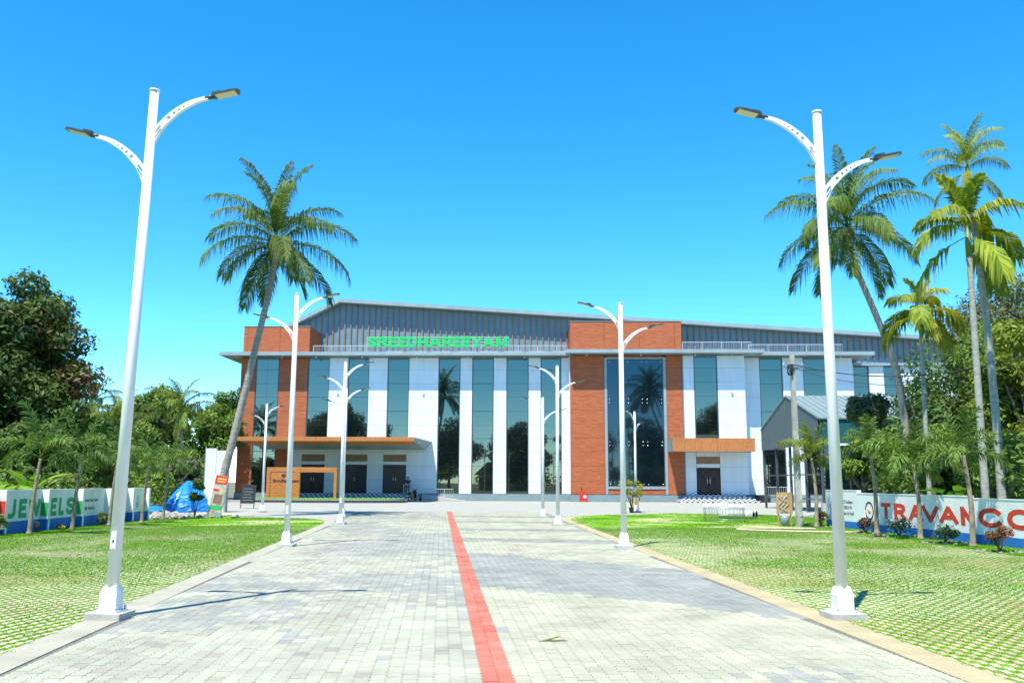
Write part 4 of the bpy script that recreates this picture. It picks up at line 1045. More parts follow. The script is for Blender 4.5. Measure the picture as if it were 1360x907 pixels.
CL, CH = (0.045, 0.10, 0.014), (0.15, 0.225, 0.04)
coco = [frond_mesh('coconut_frond_%d' % i, L, radians(e), radians(b), 62, ll, .052, dr, CL, CH, seed=i) for i, (L, e, b, ll, dr) in enumerate(
    ((3.6, 84, 55, .95, .9), (3.8, 64, 95, 1.05, 1.3), (3.9, 38, 92, 1.1, 1.6), (3.8, 10, 80, 1.1, 1.8), (3.5, -20, 55, 1.05, 1.4), (3.1, -52, 25, .95, .9)))]
def palm(name, label, base, trunk_pts, r0, r1, frond_set, fronds, group, cat='palm tree', coconuts=0, tmat=None, shaft=None, scale=1.0, tint=(1, 1, 1)):
    t = empty(name, base, 0, label, cat, group)
    palm_trunk(trunk_pts, r0, r1, tmat or mPalmTrunk, t)
    top = Vector(trunk_pts[-1])
    if shaft:
        MB().tube([top + Vector((0, 0, -.05)), top + Vector((0, 0, shaft * .5)), top + Vector((0, 0, shaft))], [r1 * 1.25, r1 * 1.15, r1 * .5], 10).build('crownshaft', M('crownshaft', (0.16, 0.24, 0.05), .5), t); top = top + Vector((0, 0, shaft * .8))
    for (vi, az, s, dz) in fronds:
        o = link(bpy.data.objects.new('frond', frond_set[vi]), t); o.location = top + Vector((0, 0, dz)); o.rotation_euler = (0, random.uniform(-.1, .1), az)
        sc_ = s * scale; o.scale = (sc_, sc_, sc_)
        k = random.uniform(.8, 1.2); o.color = (k * tint[0] * random.uniform(.9, 1.15), k * tint[1], k * tint[2], 1)
    for k in range(coconuts):
        a = random.random() * 2 * pi
        MB().lathe([(0, -.14), (.08, -.11), (.115, 0), (.08, .11), (0, .14)], 10).build('coconut', M('coconut_husk', (0.20, 0.17, 0.05), .6), t).location = top + Vector((.26 * cos(a), .26 * sin(a), -.25 - .15 * random.random()))
    return t
def ringf(spec, jitter=.25):
    out = []
    for vi, n, s, dz, ph in spec:
        for k in range(n): out.append((vi, ph + 2 * pi * k / n + random.uniform(-jitter, jitter), s * random.uniform(.9, 1.1), dz))
    return out
CROWN = [(0, 5, 1.05, .15, .3), (1, 5, 1.05, .1, 0), (2, 5, 1.05, .05, .5), (3, 5, 1.0, 0, .1), (4, 4, 1.0, -.05, .7), (5, 3, .95, -.1, .2)]
palm('coconut_palm', 'tall coconut palm leaning right beside the left end of the hall', (-14.5, 44, 0), [(0, 0, 0), (.95, 0, 4.6), (1.68, 0, 8.4), (2.3, .1, 11.9), (2.42, .1, 13.7)], .21, .12, coco, ringf(CROWN), None, coconuts=9, scale=1.12)
palm('coconut_palm', 'tall coconut palm leaning left behind the right lamp post', (18.5, 42, 0), [(0, 0, 0), (.05, 0, 4.6), (-.3, 0, 7.5), (-.95, .1, 9.7), (-1.9, .1, 12.4), (-2.12, .1, 14.1)], .20, .12, coco, ringf(CROWN), None, coconuts=7, scale=1.14, tint=(1.05, 1.05, .9))
AL, AH = (0.10, 0.17, 0.012), (0.34, 0.36, 0.03)
areca = [frond_mesh('areca_frond_%d' % i, L, radians(e), radians(b), 30, ll, .085, dr, AL, AH, start=.2, fold=.35, seed=20 + i) for i, (L, e, b, ll, dr) in enumerate(
    ((1.5, 80, 40, .70, .6), (1.8, 55, 110, .82, 1.2), (1.9, 25, 120, .9, 1.6), (1.9, -20, 65, .9, 1.5)))]
mArecaT = M('areca_trunk', (0.36, 0.37, 0.31), 0.85, amt=0.22, scale=5, bump=0.5, stretch=(1, 1, 6), bscale=6)
AC = [(0, 4, 1.05, .25, .2), (1, 4, .95, .1, .6), (2, 2, 1, 0, 0.2), (3, 3, 1, -.1, .9)]
palm('areca_palm', 'tall areca palm with drooping bright fronds behind the right wall', (14.45, 27.5, 0), [(0, 0, 0), (.05, 0, 5), (.1, 0, 8.9)], .125, .085, areca, ringf(AC), 'areca palms behind the right wall', tmat=mArecaT, shaft=.9, scale=1.15, tint=(1.1, 1.15, 1))
palm('areca_palm', 'tallest areca palm with yellowing crown behind the right wall', (15.55, 28.6, 0), [(0, 0, 0), (0, 0, 6), (-.25, 0, 11.6)], .15, .09, coco, ringf([(0, 4, .5, .2, .3), (1, 5, .5, .1, 0), (2, 4, .48, 0, .4), (4, 3, .42, -.1, .2)]), 'areca palms behind the right wall', tmat=mArecaT, shaft=.7, scale=.95, tint=(2.3, 1.75, .7))
palm('areca_palm', 'shorter slender areca palm in front of the hall roof end', (15.3, 33, 0), [(0, 0, 0), (.05, 0, 4.5), (.1, 0, 7.5)], .095, .065, areca, ringf([(0, 2, .8, .2, .2), (1, 4, .9, .1, .6), (2, 3, 1, 0, 0), (3, 3, .9, -.05, .5)]), 'areca palms behind the right wall', tmat=mArecaT, shaft=.8, scale=1.0, tint=(1.15, 1.1, 1))

# young palms planted in front of the boundary walls
FL, FH = (0.04, 0.09, 0.016), (0.16, 0.25, 0.05)
fox = [frond_mesh('young_frond_%d' % i, L, radians(e), radians(b), 48, ll, .04, dr, FL, FH, start=.18, plume=True, seed=40 + i) for i, (L, e, b, ll, dr) in enumerate(
    ((1.5, 80, 35, .42, .4), (1.6, 55, 95, .46, .6), (1.6, 28, 110, .46, .8), (1.3, 5, 70, .4, .9)))]
mYoungT = M('young_trunk', (0.30, 0.25, 0.17), 0.9, amt=0.25, scale=6, bump=0.5)
YR = [(12.45, 30.9, 2.9, .85, 'young feathery palm left of the red T, its trunk crossing the round emblem'), (12.75, 28.3, 2.3, 1.05, 'young feathery palm with thick low crown over the red letter A'),
      (12.75, 25.1, 2.5, .95, 'young feathery palm with one upright new leaf over the red letter N'), (12.0, 35.6, 2.7, .9, 'young bright feathery palm behind the nearest right lamp post')]
for x, y, h, s, lab in YR:
    palm('young_palm', lab, (x, y, 0), [(0, 0, 0), (.03, 0, h * .5), (-.08, 0, h)], .085, .05, fox, ringf([(0, 3, random.uniform(.85, 1.15), .1, .2), (1, random.choice((4, 5)), random.uniform(.8, 1.1), .05, .6), (2, 3, random.uniform(.7, 1), 0, 0), (3, random.choice((1, 2)), .8, -.05, .5)], .55), 'young palms along the walls', tmat=mYoungT, scale=s, tint=(1.8, 1.35, .9) if y > 35 else (1.15, 1.1, 1))
YL = [(-15.35, 28.9, 2.4, 1.15, 'young palm in front of the green letter E of the left wall'), (-15.3, 31.6, 2.6, 1.0, 'young palm in front of the green letter S of the left wall'),
      (-15.35, 34.6, 2.5, .95, 'young palm mostly hidden behind the nearest left lamp post'), (-15.1, 37.0, 2.3, .8, 'slim young palm near the far end of the left wall'), (-15.5, 40.3, 2.4, .7, 'thin young palm beyond the end of the left wall, before the blue sheet')]
for x, y, h, s, lab in YL:
    palm('young_palm', lab, (x, y, 0), [(0, 0, 0), (.05, 0, h * .5), (.16, 0, h)], .075, .045, fox, ringf([(0, 2, random.uniform(.8, 1.1), .1, .2), (1, 4, random.uniform(.8, 1.1), .05, .6), (2, random.choice((2, 3)), random.uniform(.7, 1), 0, 0), (3, 1, .8, -.05, .5)], .55), 'young palms along the walls', tmat=mYoungT, scale=s, tint=(1.0, 1.05, 1.0))

# broadleaf trees
def leaves(centers, radii, n, size, lo, hi, flat=.75, aspect=.45, hue=None, inner=.35):
    centers = np.asarray(centers, float); radii = np.asarray(radii, float)
    p = radii ** 2; idx = rng.choice(len(centers), n, p=p / p.sum())
    d = rng.normal(size=(n, 3)); d /= np.linalg.norm(d, axis=1)[:, None]
    rr = radii[idx] * (inner + (1 - inner) * rng.random(n) ** .4) * (1 + .12 * rng.normal(size=n))
    P = centers[idx] + d * rr[:, None] * np.array([1, 1, flat])
    nrm = d * .7 + np.array([0, 0, .55]) + rng.normal(0, .55, (n, 3)); nrm /= np.linalg.norm(nrm, axis=1)[:, None]
    a = np.cross(nrm, rng.normal(size=(n, 3))); a /= np.linalg.norm(a, axis=1)[:, None] + 1e-9; b = np.cross(nrm, a)
    s = size * (.65 + .7 * rng.random(n))[:, None]; w = s * aspect
    tip = P + a * s * .55 - np.array([0, 0, .18]) * s
    V = np.stack([P - a * s * .5, P + b * w * .5, tip, P - b * w * .5], 1).reshape(-1, 3)
    cl = rng.random(len(centers))[idx]; t = np.clip(.6 * cl + .4 * rng.random(n), 0, 1)[:, None]
    c = np.array(lo) * (1 - t) + np.array(hi) * t
    if hue is not None:
        k = (cl > hue[1]) & (rng.random(n) < hue[2]); c[k] = np.array(hue[0]) * (.7 + .6 * rng.random(k.sum()))[:, None]
    return V, np.arange(4 * n).reshape(-1, 4), np.repeat(c, 4, 0)
def tree(name, label, base, H, center, rad, nclump, nleaf, size, lo, hi, cr=.33, group=None, trunk_r=.22, hue=None, aspect=.45, cat='tree', extra=None, lean=(0, 0), inner=.35):
    """tapered trunk, limbs to each clump of leaves, crown of leaf blades"""
    t = empty(name, base, 0, label, cat, group)
    C, Rr = [], []; c0 = np.array(center); R0 = np.array(rad)
    for k in range(nclump):
        d = rng.normal(size=3); d /= np.linalg.norm(d); q = rng.random() ** .45
        C.append(c0 + d * R0 * q * .8); Rr.append(cr * R0.mean() * rng.uniform(.65, 1.25))
    if extra:
        for e in extra: C.append(np.array(e[:3])); Rr.append(e[3])
    V, F, K = leaves(C, Rr, nleaf, size, lo, hi, hue=hue, aspect=aspect, inner=inner)
    link(bpy.data.objects.new('crown', fast_mesh('crown', V, F, mLeaf, K)), t)
    mb = MB(); fork = Vector((lean[0] * .5, lean[1] * .5, max(.6, c0[2] - R0[2] * .75)))
    mb.tube(bez([(0, 0, -.1), (lean[0] * .2 + random.uniform(-.1, .1), lean[1] * .2, fork.z * .5), tuple(fork)], 5), [trunk_r * (1.35 - .55 * i / 10) for i in range(11)], 8)
    for c in C[:14]:
        c = Vector(c); mid = fork.lerp(c, .5) + Vector((random.uniform(-.3, .3), random.uniform(-.3, .3), .25))
        mb.tube(bez([tuple(fork), tuple(mid), tuple(c)], 4), [trunk_r * .55 * (1 - .85 * i / 8) for i in range(9)], 6)
    mb.build('trunk', mTrunk, t); return t
DG = ((0.030, 0.062, 0.012), (0.12, 0.185, 0.035)); MG = ((0.055, 0.115, 0.018), (0.22, 0.33, 0.05)); YG = ((0.08, 0.14, 0.012), (0.28, 0.33, 0.035)); GY = ((0.065, 0.085, 0.04), (0.19, 0.22, 0.11))
tree('mango_tree', 'huge dark mango tree with reddish young leaves at the far left', (-26.5, 46, 0), 13, (-.6, 0, 7.6), (5.1, 4.2, 5.3), 60, 46000, .32, *DG, cr=.27, trunk_r=.5, hue=((0.16, 0.06, 0.035), .72, .45), extra=[(.9, 0, 11.9, 1.1), (2.4, -.5, 10.4, 1.2), (3.5, -.5, 8.8, 1.3), (4.3, -.5, 6.8, 1.3), (3.8, -1, 4.8, 1.4), (2.2, -1.5, 3.4, 1.5), (0, -2, 3.2, 1.6), (-2, -2, 4.2, 1.7), (-2.5, -1, 10, 1.6), (1.4, -2.5, 7.2, 1.6), (.2, -2.8, 5.2, 1.6), (2.8, -1.8, 6, 1.5)])
tree('broadleaf_tree', 'dark broadleaf tree low behind the left wall under the mango', (-23.5, 41, 0), 6, (0, 0, 3.2), (3.4, 2, 2.2), 16, 9000, .26, *DG, group='trees behind the left wall')
tree('broadleaf_tree', 'round green tree just behind the left wall, right of the mango', (-21.0, 47, 0), 6, (0, 0, 3.4), (2.6, 2, 2.3), 14, 8000, .24, *MG, group='trees behind the left wall')
BGL = [(-47, 92, 12, 6.0, 'far tree just right of the mango crown', DG), (-39, 90, 10.5, 4.2, 'far dark tree behind the nearest left lamp pole', MG), (-34.6, 88, 11.3, 3.6, 'far round-topped tree right of the nearest left lamp pole', MG), (-29.6, 92, 12.0, 4.4, 'far tall airy tree, highest of the background left of the hall', GY if 0 else MG),
       (-27.2, 97, 10.6, 3.6, 'far tree touching the left edge of the hall', MG), (-33, 70, 5.5, 3.2, 'bushy lower tree in front of the far left trees', YG), (-27, 72, 4.8, 2.8, 'low bushy tree behind the white sheet hoarding', MG), (-37.5, 66, 5.4, 3.4, 'low leafy tree beyond the left wall end', MG), (-23.5, 63, 3.4, 2.2, 'low shrubby tree left of the white hoarding', GY), (-30.5, 60, 4.2, 2.6, 'low bush between left wall end and blue tarpaulin', DG)]
for x, y, h, r, lab, cc in BGL:
    tree('broadleaf_tree', lab, (x, y, 0), h, (0, 0, h - r * .85 if h > 7 else h * .55), (r, r * .8, r * .85 if h > 7 else h * .5), 24, 9500, .42 if h > 7 else .30, *cc, group='trees left of the hall', trunk_r=.2)
BGL2 = [(-45, 78, 9.8, 4.0, 'far dense tree between the mango and the nearest left lamp pole', DG), (-38.5, 76, 8.6, 3.6, 'far dense green tree right behind the nearest left lamp pole', MG), (-32.0, 80, 9.2, 3.4, 'far dense tree in the middle of the left background', DG), (-28.4, 84, 9.6, 3.2, 'far dense tree left of the hall corner', MG)]
for x, y, h, r, lab, cc in BGL2: tree('broadleaf_tree', lab, (x, y, 0), h, (0, 0, h * .55), (r, r * .8, h * .46), 26, 9500, .42, *cc, group='trees left of the hall', trunk_r=.2)
def thicket(label, spots, n, size, lo, hi):
    C = [s[:3] for s in spots]; Rr = [s[3] for s in spots]
    V, F, K = leaves(C, Rr, n, size, lo, hi, flat=.9)
    o = link(bpy.data.objects.new('undergrowth', fast_mesh('undergrowth', V, F, mLeaf, K))); tag(o, label, 'undergrowth', None, 'stuff')
sp = []
for k in range(130):
    x = random.uniform(-56, -23); y = random.uniform(60, 74) + .15 * (-23 - x); sp.append((x, y, random.uniform(.4, 3.4), random.uniform(1.0, 1.9)))
for k in range(26): sp.append((random.uniform(-30, -18.2), random.uniform(33, 45) if k % 2 else random.uniform(30, 40), random.uniform(.4, 2.0), random.uniform(.6, 1.1)))
sp = [q for q in sp if q[0] < -18.6 - .0 * q[1]]
thicket('tangled green undergrowth behind the left wall and below the far trees', sp, 56000, .30, *MG)
sp = []
for k in range(70):
    y = random.uniform(28, 50); x = random.uniform(15.6 + max(0, (y - 38)) * .28, 28); sp.append((x, y, random.uniform(.4, 3.2), random.uniform(.7, 1.3)))
for k in range(40): sp.append((random.uniform(20, 31), random.uniform(38, 48), random.uniform(3, 8.5), random.uniform(.9, 1.6)))
thicket('dense leafy undergrowth behind the right wall', sp, 46000, .24, *MG)
# coconut palms among the far left trees
for i, (x, y, h, s, lab) in enumerate(((-38.6, 82, 8.6, .95, 'far coconut palm seen right behind the nearest left lamp pole'), (-33.6, 76, 6.6, 1.0, 'far coconut palm with wide spread crown, middle of the left group'), (-27.4, 74, 7.2, 1.05, 'far coconut palm with hanging brown leaves nearest the hall'), (-42, 80, 8.2, 1.0, 'far coconut palm beside the mango crown'))):
    palm('coconut_palm', lab, (x, y, 0), [(0, 0, 0), (.2, 0, h * .5), (-.2, 0, h)], .16, .10, coco, ringf([(0, 3, .9, .1, .2), (1, 4, 1, .1, .6), (2, 4, 1, 0, 0), (3, 4, 1, 0, .4), (5, 3, .8, -.1, .9)]), 'far coconut palms left of the hall', scale=s * .95, tint=(1.35, 1.15, .9))
# right-hand thicket
BGR = [(24.2, 43, 13.8, (3.6, 2.6, 4.9), 8.9, 34, 15000, .22, GY, 'tall airy grey-green tree behind the tallest palms on the right'), (26.6, 41, 13.0, (3.2, 2.6, 5.2), 8.2, 28, 13000, .26, MG, 'tall green tree at the right edge of the picture'),
       (20.3, 40, 7.5, (2.2, 2, 3.0), 4.6, 18, 9000, .24, DG, 'dense dark tree behind the short areca palm'), (19.6, 33.5, 8.4, (1.9, 1.8, 3.4), 5.0, 18, 9500, .26, YG, 'yellow-green tree at the right edge behind the palms'),
       (17.3, 37, 4.6, (1.6, 1.4, 1.9), 2.9, 14, 6500, .20, MG, 'leafy tree hiding the shed wall behind the red letters'), (15.4, 39.5, 4.2, (1.3, 1.2, 1.7), 2.6, 12, 5200, .20, MG, 'round leafy tree in front of the shed eaves'),
       (17.0, 31.0, 3.8, (1.5, 1.2, 1.5), 2.2, 12, 5200, .22, YG, 'low bright bush behind the red letters C and O'), (21.5, 30.5, 5.0, (1.9, 1.5, 2.2), 2.8, 12, 5500, .26, DG, 'dark low tree at the right edge behind the wall'), (18.6, 45.5, 6.6, (1.9, 1.7, 2.0), 5.0, 12, 5200, .22, GY, 'grey-green tree before the right end of the hall')]
for x, y, h, R_, cz, nc, nl, sz, cc, lab in BGR:
    tree('broadleaf_tree', lab, (x, y, 0), h, (0, 0, cz), R_, nc, nl, sz, *cc, group='trees behind the right wall', trunk_r=.16)

# banana plants
def banana_leaf(L, w, seed, lo=(0.07, 0.20, 0.015), hi=(0.20, 0.38, 0.04)):
    r = random.Random(seed); V, F, C = [], [], []; n = 14
    for i in range(n + 1):
        t = i / n; ww = w * (sin(pi * (.04 + .93 * t)) ** .6); x = L * t; z = -L * .55 * t * t + .9 * L * t * .6
        for s in (-1, 0, 1): V.append((x, s * ww * .5, z + abs(s) * ww * .12)); C.append(tuple(a + (b - a) * (r.random() * .5 + (.5 if s else .2)) for a, b in zip(lo, hi)))
    for i in range(n):
        for s in (0, 1):
            if r.random() > .06: F.append((3 * i + s, 3 * i + s + 1, 3 * i + 4 + s, 3 * i + 3 + s))
    return fast_mesh('banana_leaf', V, F, mFrond, C)
bl = [banana_leaf(1.7, .42, 1), banana_leaf(1.4, .38, 2)]
for x, y, h, lab, g in ((-18.2, 31.5, 1.2, 'banana plant with a broad leaf bending left behind the JEWELS wall', 0), (-18.0, 33.6, 1.1, 'banana plant with upright torn leaves behind the JEWELS wall', 1), (16.4, 26.0, 1.2, 'banana plant with broad leaves behind the letter O', 2), (15.2, 30.0, .9, 'small banana plant behind the letter V', 3)):
    t = empty('banana_plant', (x, y, 0), 0, lab, 'banana plant', 'banana plants behind the walls')
    MB().tube([(0, 0, 0), (.03, 0, h * .6), (0, 0, h)], [.11, .09, .05], 10).build('stem', M('banana_stem', (0.22, 0.24, 0.09), .6), t)
    for k in range(7):
        o = link(bpy.data.objects.new('leaf', bl[k % 2]), t); o.location = (0, 0, h - .1); o.rotation_euler = (random.uniform(-.3, .3), random.uniform(-.75, .1), k * 2 * pi / 7 + g); o.color = (random.uniform(.7, 1.3), 1, .9, 1)

mStoneG = M('garden_stone', (0.24, 0.22, 0.17), 0.9, amt=.2, scale=9)
# flowering shrubs along the walls, each in a ring of stones
def shrub(x, y, r, h, lo, hi, lab, hue=None, ringed=True, n=520, size=.085):
    t = empty('shrub', (x, y, 0), 0, lab, 'shrub', 'small shrubs along the walls')
    C = [(random.uniform(-.5, .5) * r, random.uniform(-.5, .5) * r, h * random.uniform(.4, .85)) for _ in range(9)]
    V, F, K = leaves(C, [r * random.uniform(.28, .45) for _ in C], n, size, lo, hi, hue=hue, aspect=.5)
    link(bpy.data.objects.new('foliage', fast_mesh('foliage', V, F, mLeaf, K)), t)
    mb = MB()
    for c in C[:6]: mb.tube([(0, 0, 0), (c[0] * .5, c[1] * .5, c[2] * .6), c], [.018, .012, .006], 5)
    mb.build('stems', mTrunk, t)
    if ringed:
        for k in range(13):
            a = 2 * pi * k / 13; w = random.uniform(.05, .08)
            MB().lathe([(0, -.02), (w, 0), (w * .9, .035), (w * .5, .055), (0, .06)], 7).build('stone', mStoneG, t).location = ((r + .12) * cos(a), (r + .12) * sin(a) * .8, 0)
shrub(12.45, 36.4, .36, .62, (0.05, .07, .02), (.14, .14, .04), 'shrub with orange-red tips at the far end of the TRAVANCO wall', ((.35, .06, .03), .6, .5))
shrub(12.25, 31.4, .48, .55, (0.03, .04, .02), (.11, .10, .05), 'purple-pink flowering shrub below the round emblem', ((.32, .09, .14), .55, .5))
shrub(12.65, 29.6, .60, .58, (0.03, .055, .02), (.09, .14, .05), 'low green shrub below the red letters R and A')
shrub(12.6, 26.4, .48, .52, (0.04, .08, .02), (.13, .20, .05), 'bright green shrub below the red letters A and N')
shrub(12.35, 23.0, .42, .80, (0.05, .05, .02), (.13, .12, .03), 'tall shrub with red flowers below the red letter O', ((.45, .04, .025), .4, .6))
shrub(-16.0, 28.3, .36, .70, (0.05, .10, .02), (.16, .24, .06), 'shrub with white flowers at the left picture edge', ((.75, .75, .68), .55, .5), False)
shrub(-15.85, 35.0, .30, .55, (0.08, .12, .02), (.26, .28, .07), 'pale yellow-green shrub left of the nearest left lamp post', None, False)
shrub(-15.8, 36.0, .22, .42, (0.06, .10, .02), (.20, .24, .06), 'smaller yellow-green shrub hidden beside the nearest left lamp post', None, False, 300)
shrub(-15.9, 30.4, .14, .35, (0.06, .09, .03), (.18, .20, .08), 'tiny grey-green shrub under the green letter W', None, False, 160)
shrub(-15.85, 31.9, .17, .20, (0.20, .18, .02), (.38, .34, .05), 'tiny yellow shrub beside the young palm at letter S', None, False, 180)
shrub(-14.7, 42.0, .5, 2.3, (0.03, .07, .015), (.12, .2, .04), 'leafy sapling in front of the blue tarpaulin', None, False, 900, .16)
# ------------------------------------------------------------------ things on the left beyond the lawn
mTarp = M('blue_tarpaulin', (0.01, 0.22, 0.70), 0.38, amt=0.1, scale=2.5)
def heap(name, label, cat, loc, sx, sy, h, seed, mat, n=22, sharp=1.0, fold=.06):
    vs_, fs_ = [], []; r = np.random.default_rng(seed); ph = r.random(6) * 6.28
    for i in range(n + 1):
        t = i / n
        for k in range(36):
            a = 2 * pi * k / 36; rad = (1 - t ** 1.9) * (1 + .16 * sin(3 * a + ph[0]) + .10 * sin(5 * a + ph[1])); crease = 1 + fold * (sin(9 * a + ph[2] + 2 * t) + .6 * sin(14 * a + ph[3])) * (1 - t)
            j = 1 + r.normal(0, .016) * (1 if 0 < i < n else .3); vs_.append((sx * rad * crease * cos(a) * j, sy * rad * crease * sin(a) * j, h * t ** sharp * (1 + .05 * sin(4 * a + ph[4]) * (1 - t))))
    for i in range(n):
        for k in range(36): fs_.append((i * 36 + k, i * 36 + (k + 1) % 36, (i + 1) * 36 + (k + 1) % 36, (i + 1) * 36 + k))
    o = MB().add(vs_, fs_).build(name, mat); o.location = loc; return tag(o, label, cat)
heap('tarpaulin', 'bright blue tarpaulin draped over a pointed pile left of the coconut palm', 'tarpaulin', (-18.3, 51, 0), 1.15, 1.2, 1.75, 3, mTarp, sharp=.9, fold=.10)
heap('tarpaulin', 'low flat blue plastic sheet left of the pointed tarpaulin', 'tarpaulin', (-21.2, 51.5, 0), 2.0, 1.0, .38, 5, mTarp)
mRub = M('rubble_stone', (0.36, 0.345, 0.31), 0.95, amt=0.2, scale=3, bump=0.5)
for k in range(46):
    x = -15.9 + random.gauss(0, .9); y = 42.8 + random.gauss(0, .7); s = random.uniform(.07, .24)
    if k == 0:
        stones = []
        for q in range(4):
            bm = bmesh.new(); bmesh.ops.create_icosphere(bm, subdivisions=2, radius=1)
            for v in bm.verts: v.co *= 1 + .28 * math.sin(v.co.x * 5 + q * 2) * math.cos(v.co.y * 4 + q) + random.uniform(-.12, .12)
            me = bpy.data.meshes.new('stone'); bm.to_mesh(me); bm.free(); me.materials.append(mRub); stones.append(me)
    o = link(bpy.data.objects.new('rubble_stone', stones[k % 4])); o.location = (x, y, s * .35); o.scale = (s * random.uniform(.8, 1.4), s, s * random.uniform(.5, .9)); o.rotation_euler = (0, 0, random.random() * 6)
    tag(o, 'pale broken stone in the rubble heap before the blue tarpaulin', 'stone', 'rubble stones left of the coconut palm')
# white sheet hoarding
hd = empty('hoarding', (-17.4, 51.0, 0), radians(-4), 'tall white sheet metal hoarding behind the leaning coconut palm', 'hoarding')
for k in range(2): MB().box(k * .62, k * .62 + .60, 0, .035, 0, 3.55 - .12 * k).build('sheet', mWhite, hd)
for x in (-.04, .61, 1.26): MB().box(x - .03, x + .03, .04, .10, 0, 3.65).build('post', mGrey, hd)
MB().box(1.30, 1.40, -.3, .02, 0, 3.3).build('side_sheet', mGrey, hd)
MB().tube([(-.1, .1, 3.2), (-2.2, .4, .9)], .03, 6).build('brace', mTrunk, hd)
# advertising standee leaning on the palm
mPoster = M('poster_print', (0.46, 0.40, 0.28), 0.5, amt=0.3, scale=4, c2=(0.22, 0.18, 0.12))
st = empty('banner_stand', (-13.9, 42.2, 0), radians(3), 'narrow printed banner in a white frame leaning against the palm', 'banner')
Ms = Matrix.Rotation(radians(-9), 4, 'X') @ Matrix(((1, 0, .25, 0), (0, 1, 0, 0), (0, 0, 1, 0), (0, 0, 0, 1)))
def stp(name, x0, x1, y0, y1, z0, z1, mat): o = MB().box(x0, x1, y0, y1, z0, z1).build(name, mat, st); o.matrix_local = Ms; return o
stp('poster', -.28, .30, 0, .02, .06, 1.95, mPoster); stp('frame_pole', -.34, -.29, -.01, .03, 0, 2.0, mWhite); stp('frame_pole', .305, .335, -.01, .03, 0, 2.0, mGrey)
stp('print_header', -.27, .29, -.006, -.001, 1.55, 1.93, mRed); stp('print_header_line', -.18, .22, -.010, -.007, 1.76, 1.82, mYellow); stp('print_header_line', -.18, .2, -.010, -.007, 1.64, 1.70, mYellow)
stp('print_band', -.27, .0, -.006, -.001, 1.22, 1.32, mRed); stp('print_band', -.27, .29, -.006, -.001, .38, .58, mJewel); stp('print_image', -.18, .22, -.006, -.001, .66, 1.08, M('print_brown', (.2, .12, .07), .5))
stp('print_foot', .02, .29, -.006, -.001, .07, .28, mGrey); stp('print_line', -.26, .0, -.006, -.001, .27, .31, mFin)
# black board
bb = empty('notice_board', (-17.3, 57.5, 0), radians(-3), 'black A-frame notice board with pale lines beside the hall corner', 'notice board')
Mb = Matrix.Rotation(radians(-8), 4, 'X')
def bbp(name, x0, x1, y0, y1, z0, z1, mat): o = MB().box(x0, x1, y0, y1, z0, z1).build(name, mat, bb); o.matrix_local = Mb
bbp('board', 0, .95, 0, .04, .25, 1.5, mBlack); bbp('leg', .02, .08, .01, .05, 0, .249, mFin); bbp('leg', .87, .93, .01, .05, 0, .249, mFin)
for k in range(5): bbp('text_line', .15, .8 - .07 * (k % 3), -.004, -.001, .5 + .18 * k, .53 + .18 * k, mGrey)
bbp('ledge', 0, .95, -.05, -.002, .25, .31, mConc)

# ------------------------------------------------------------------ things on the right lawn
mWire = M('galvanised_wire', (0.52, 0.53, 0.50), 0.35, metal=.8)
cage = empty('wire_cage', (8.75, 40.2, 0), 0, 'round cage of upright steel wires standing on the right lawn', 'wire cage')
for k in range(44):
    a = 2 * pi * k / 44 + random.uniform(-.03, .03); x, y = .92 + .9 * cos(a), .9 + .9 * sin(a)
    o = MB().tube([(x, y, 0), (x + random.uniform(-.02, .02), y, .84)], .009, 5).build('wire', mWire, cage)
for z in (.04, .30, .58, .83): MB().tube([(.92 + .905 * cos(t), .9 + .905 * sin(t), z) for t in np.linspace(0, 2 * pi, 41)], .008, 5, cap=False).build('hoop', mWire, cage)
for k, (x, y) in enumerate(((10.3, 44.6), (10.6, 45.2))):
    p = empty('concrete_pipe', (x, y, .19), radians(-35), ('nearer' if k == 0 else 'farther') + ' of two short concrete pipes lying beside the wire cage', 'pipe', 'concrete pipes on the lawn')
    MB().tube([(0, 0, 0), (1.7, 0, 0)], .19, 20, cap=False).build('outer_shell', mConc, p); MB().tube([(.001, 0, 0), (1.699, 0, 0)], .135, 20, cap=False).build('inner_shell', mDark, p)
    for xx in (0, 1.7):
        o = ring(.135, .19, 20).build('rim', mConc, p); o.rotation_euler = (0, 0, pi / 2); o.location = (xx, 0, 0)
pb = empty('plywood_board', (10.75, 36.6, 0), radians(4), 'tan plywood board with loose wires propped beside the concrete pole', 'board')
mPly = M('plywood', (0.45, 0.30, 0.14), 0.7, amt=0.15, scale=6)
MB().box(0, .66, 0, .03, .5, 1.35).build('board', mPly, pb); MB().box(.05, .1, .03, .06, 0, 1.3).build('leg', mPly, pb); MB().box(.56, .61, .03, .06, 0, 1.3).build('leg', mPly, pb)
mb = MB()
for k in range(3): mb.tube([(.15 + .12 * k + .08 * sin(t * 4 + k), -.03, .55 + .24 * t) for t in np.linspace(0, 2.8, 14)], .012, 5)
mb.build('loose_wire', mRail, pb); MB().lathe([(.14, 0), (.17, .3), (.15, .42), (.0, .42)], 14, (.28, -.1, 0)).build('drum', mGrey, pb)
pts = [(-.0, 0, .75), (-.05, -.1, .5), (-.2, -.4, .2), (-.5, -.8, .05), (-1.2, -1.2, .03), (-2.5, -1.0, .03), (-4.0, -.3, .03), (-4.6, .5, .03), (-3.5, 1.2, .03), (-1.5, 1.0, .03)]
o = MB().tube(bez(pts, 6), .028, 8).build('hose', M('hose_pink', (0.66, 0.48, 0.38), .5)); o.location = (12.95, 33.1, 0); tag(o, 'pale pink hose looping from the wall emblem across the right lawn', 'hose')
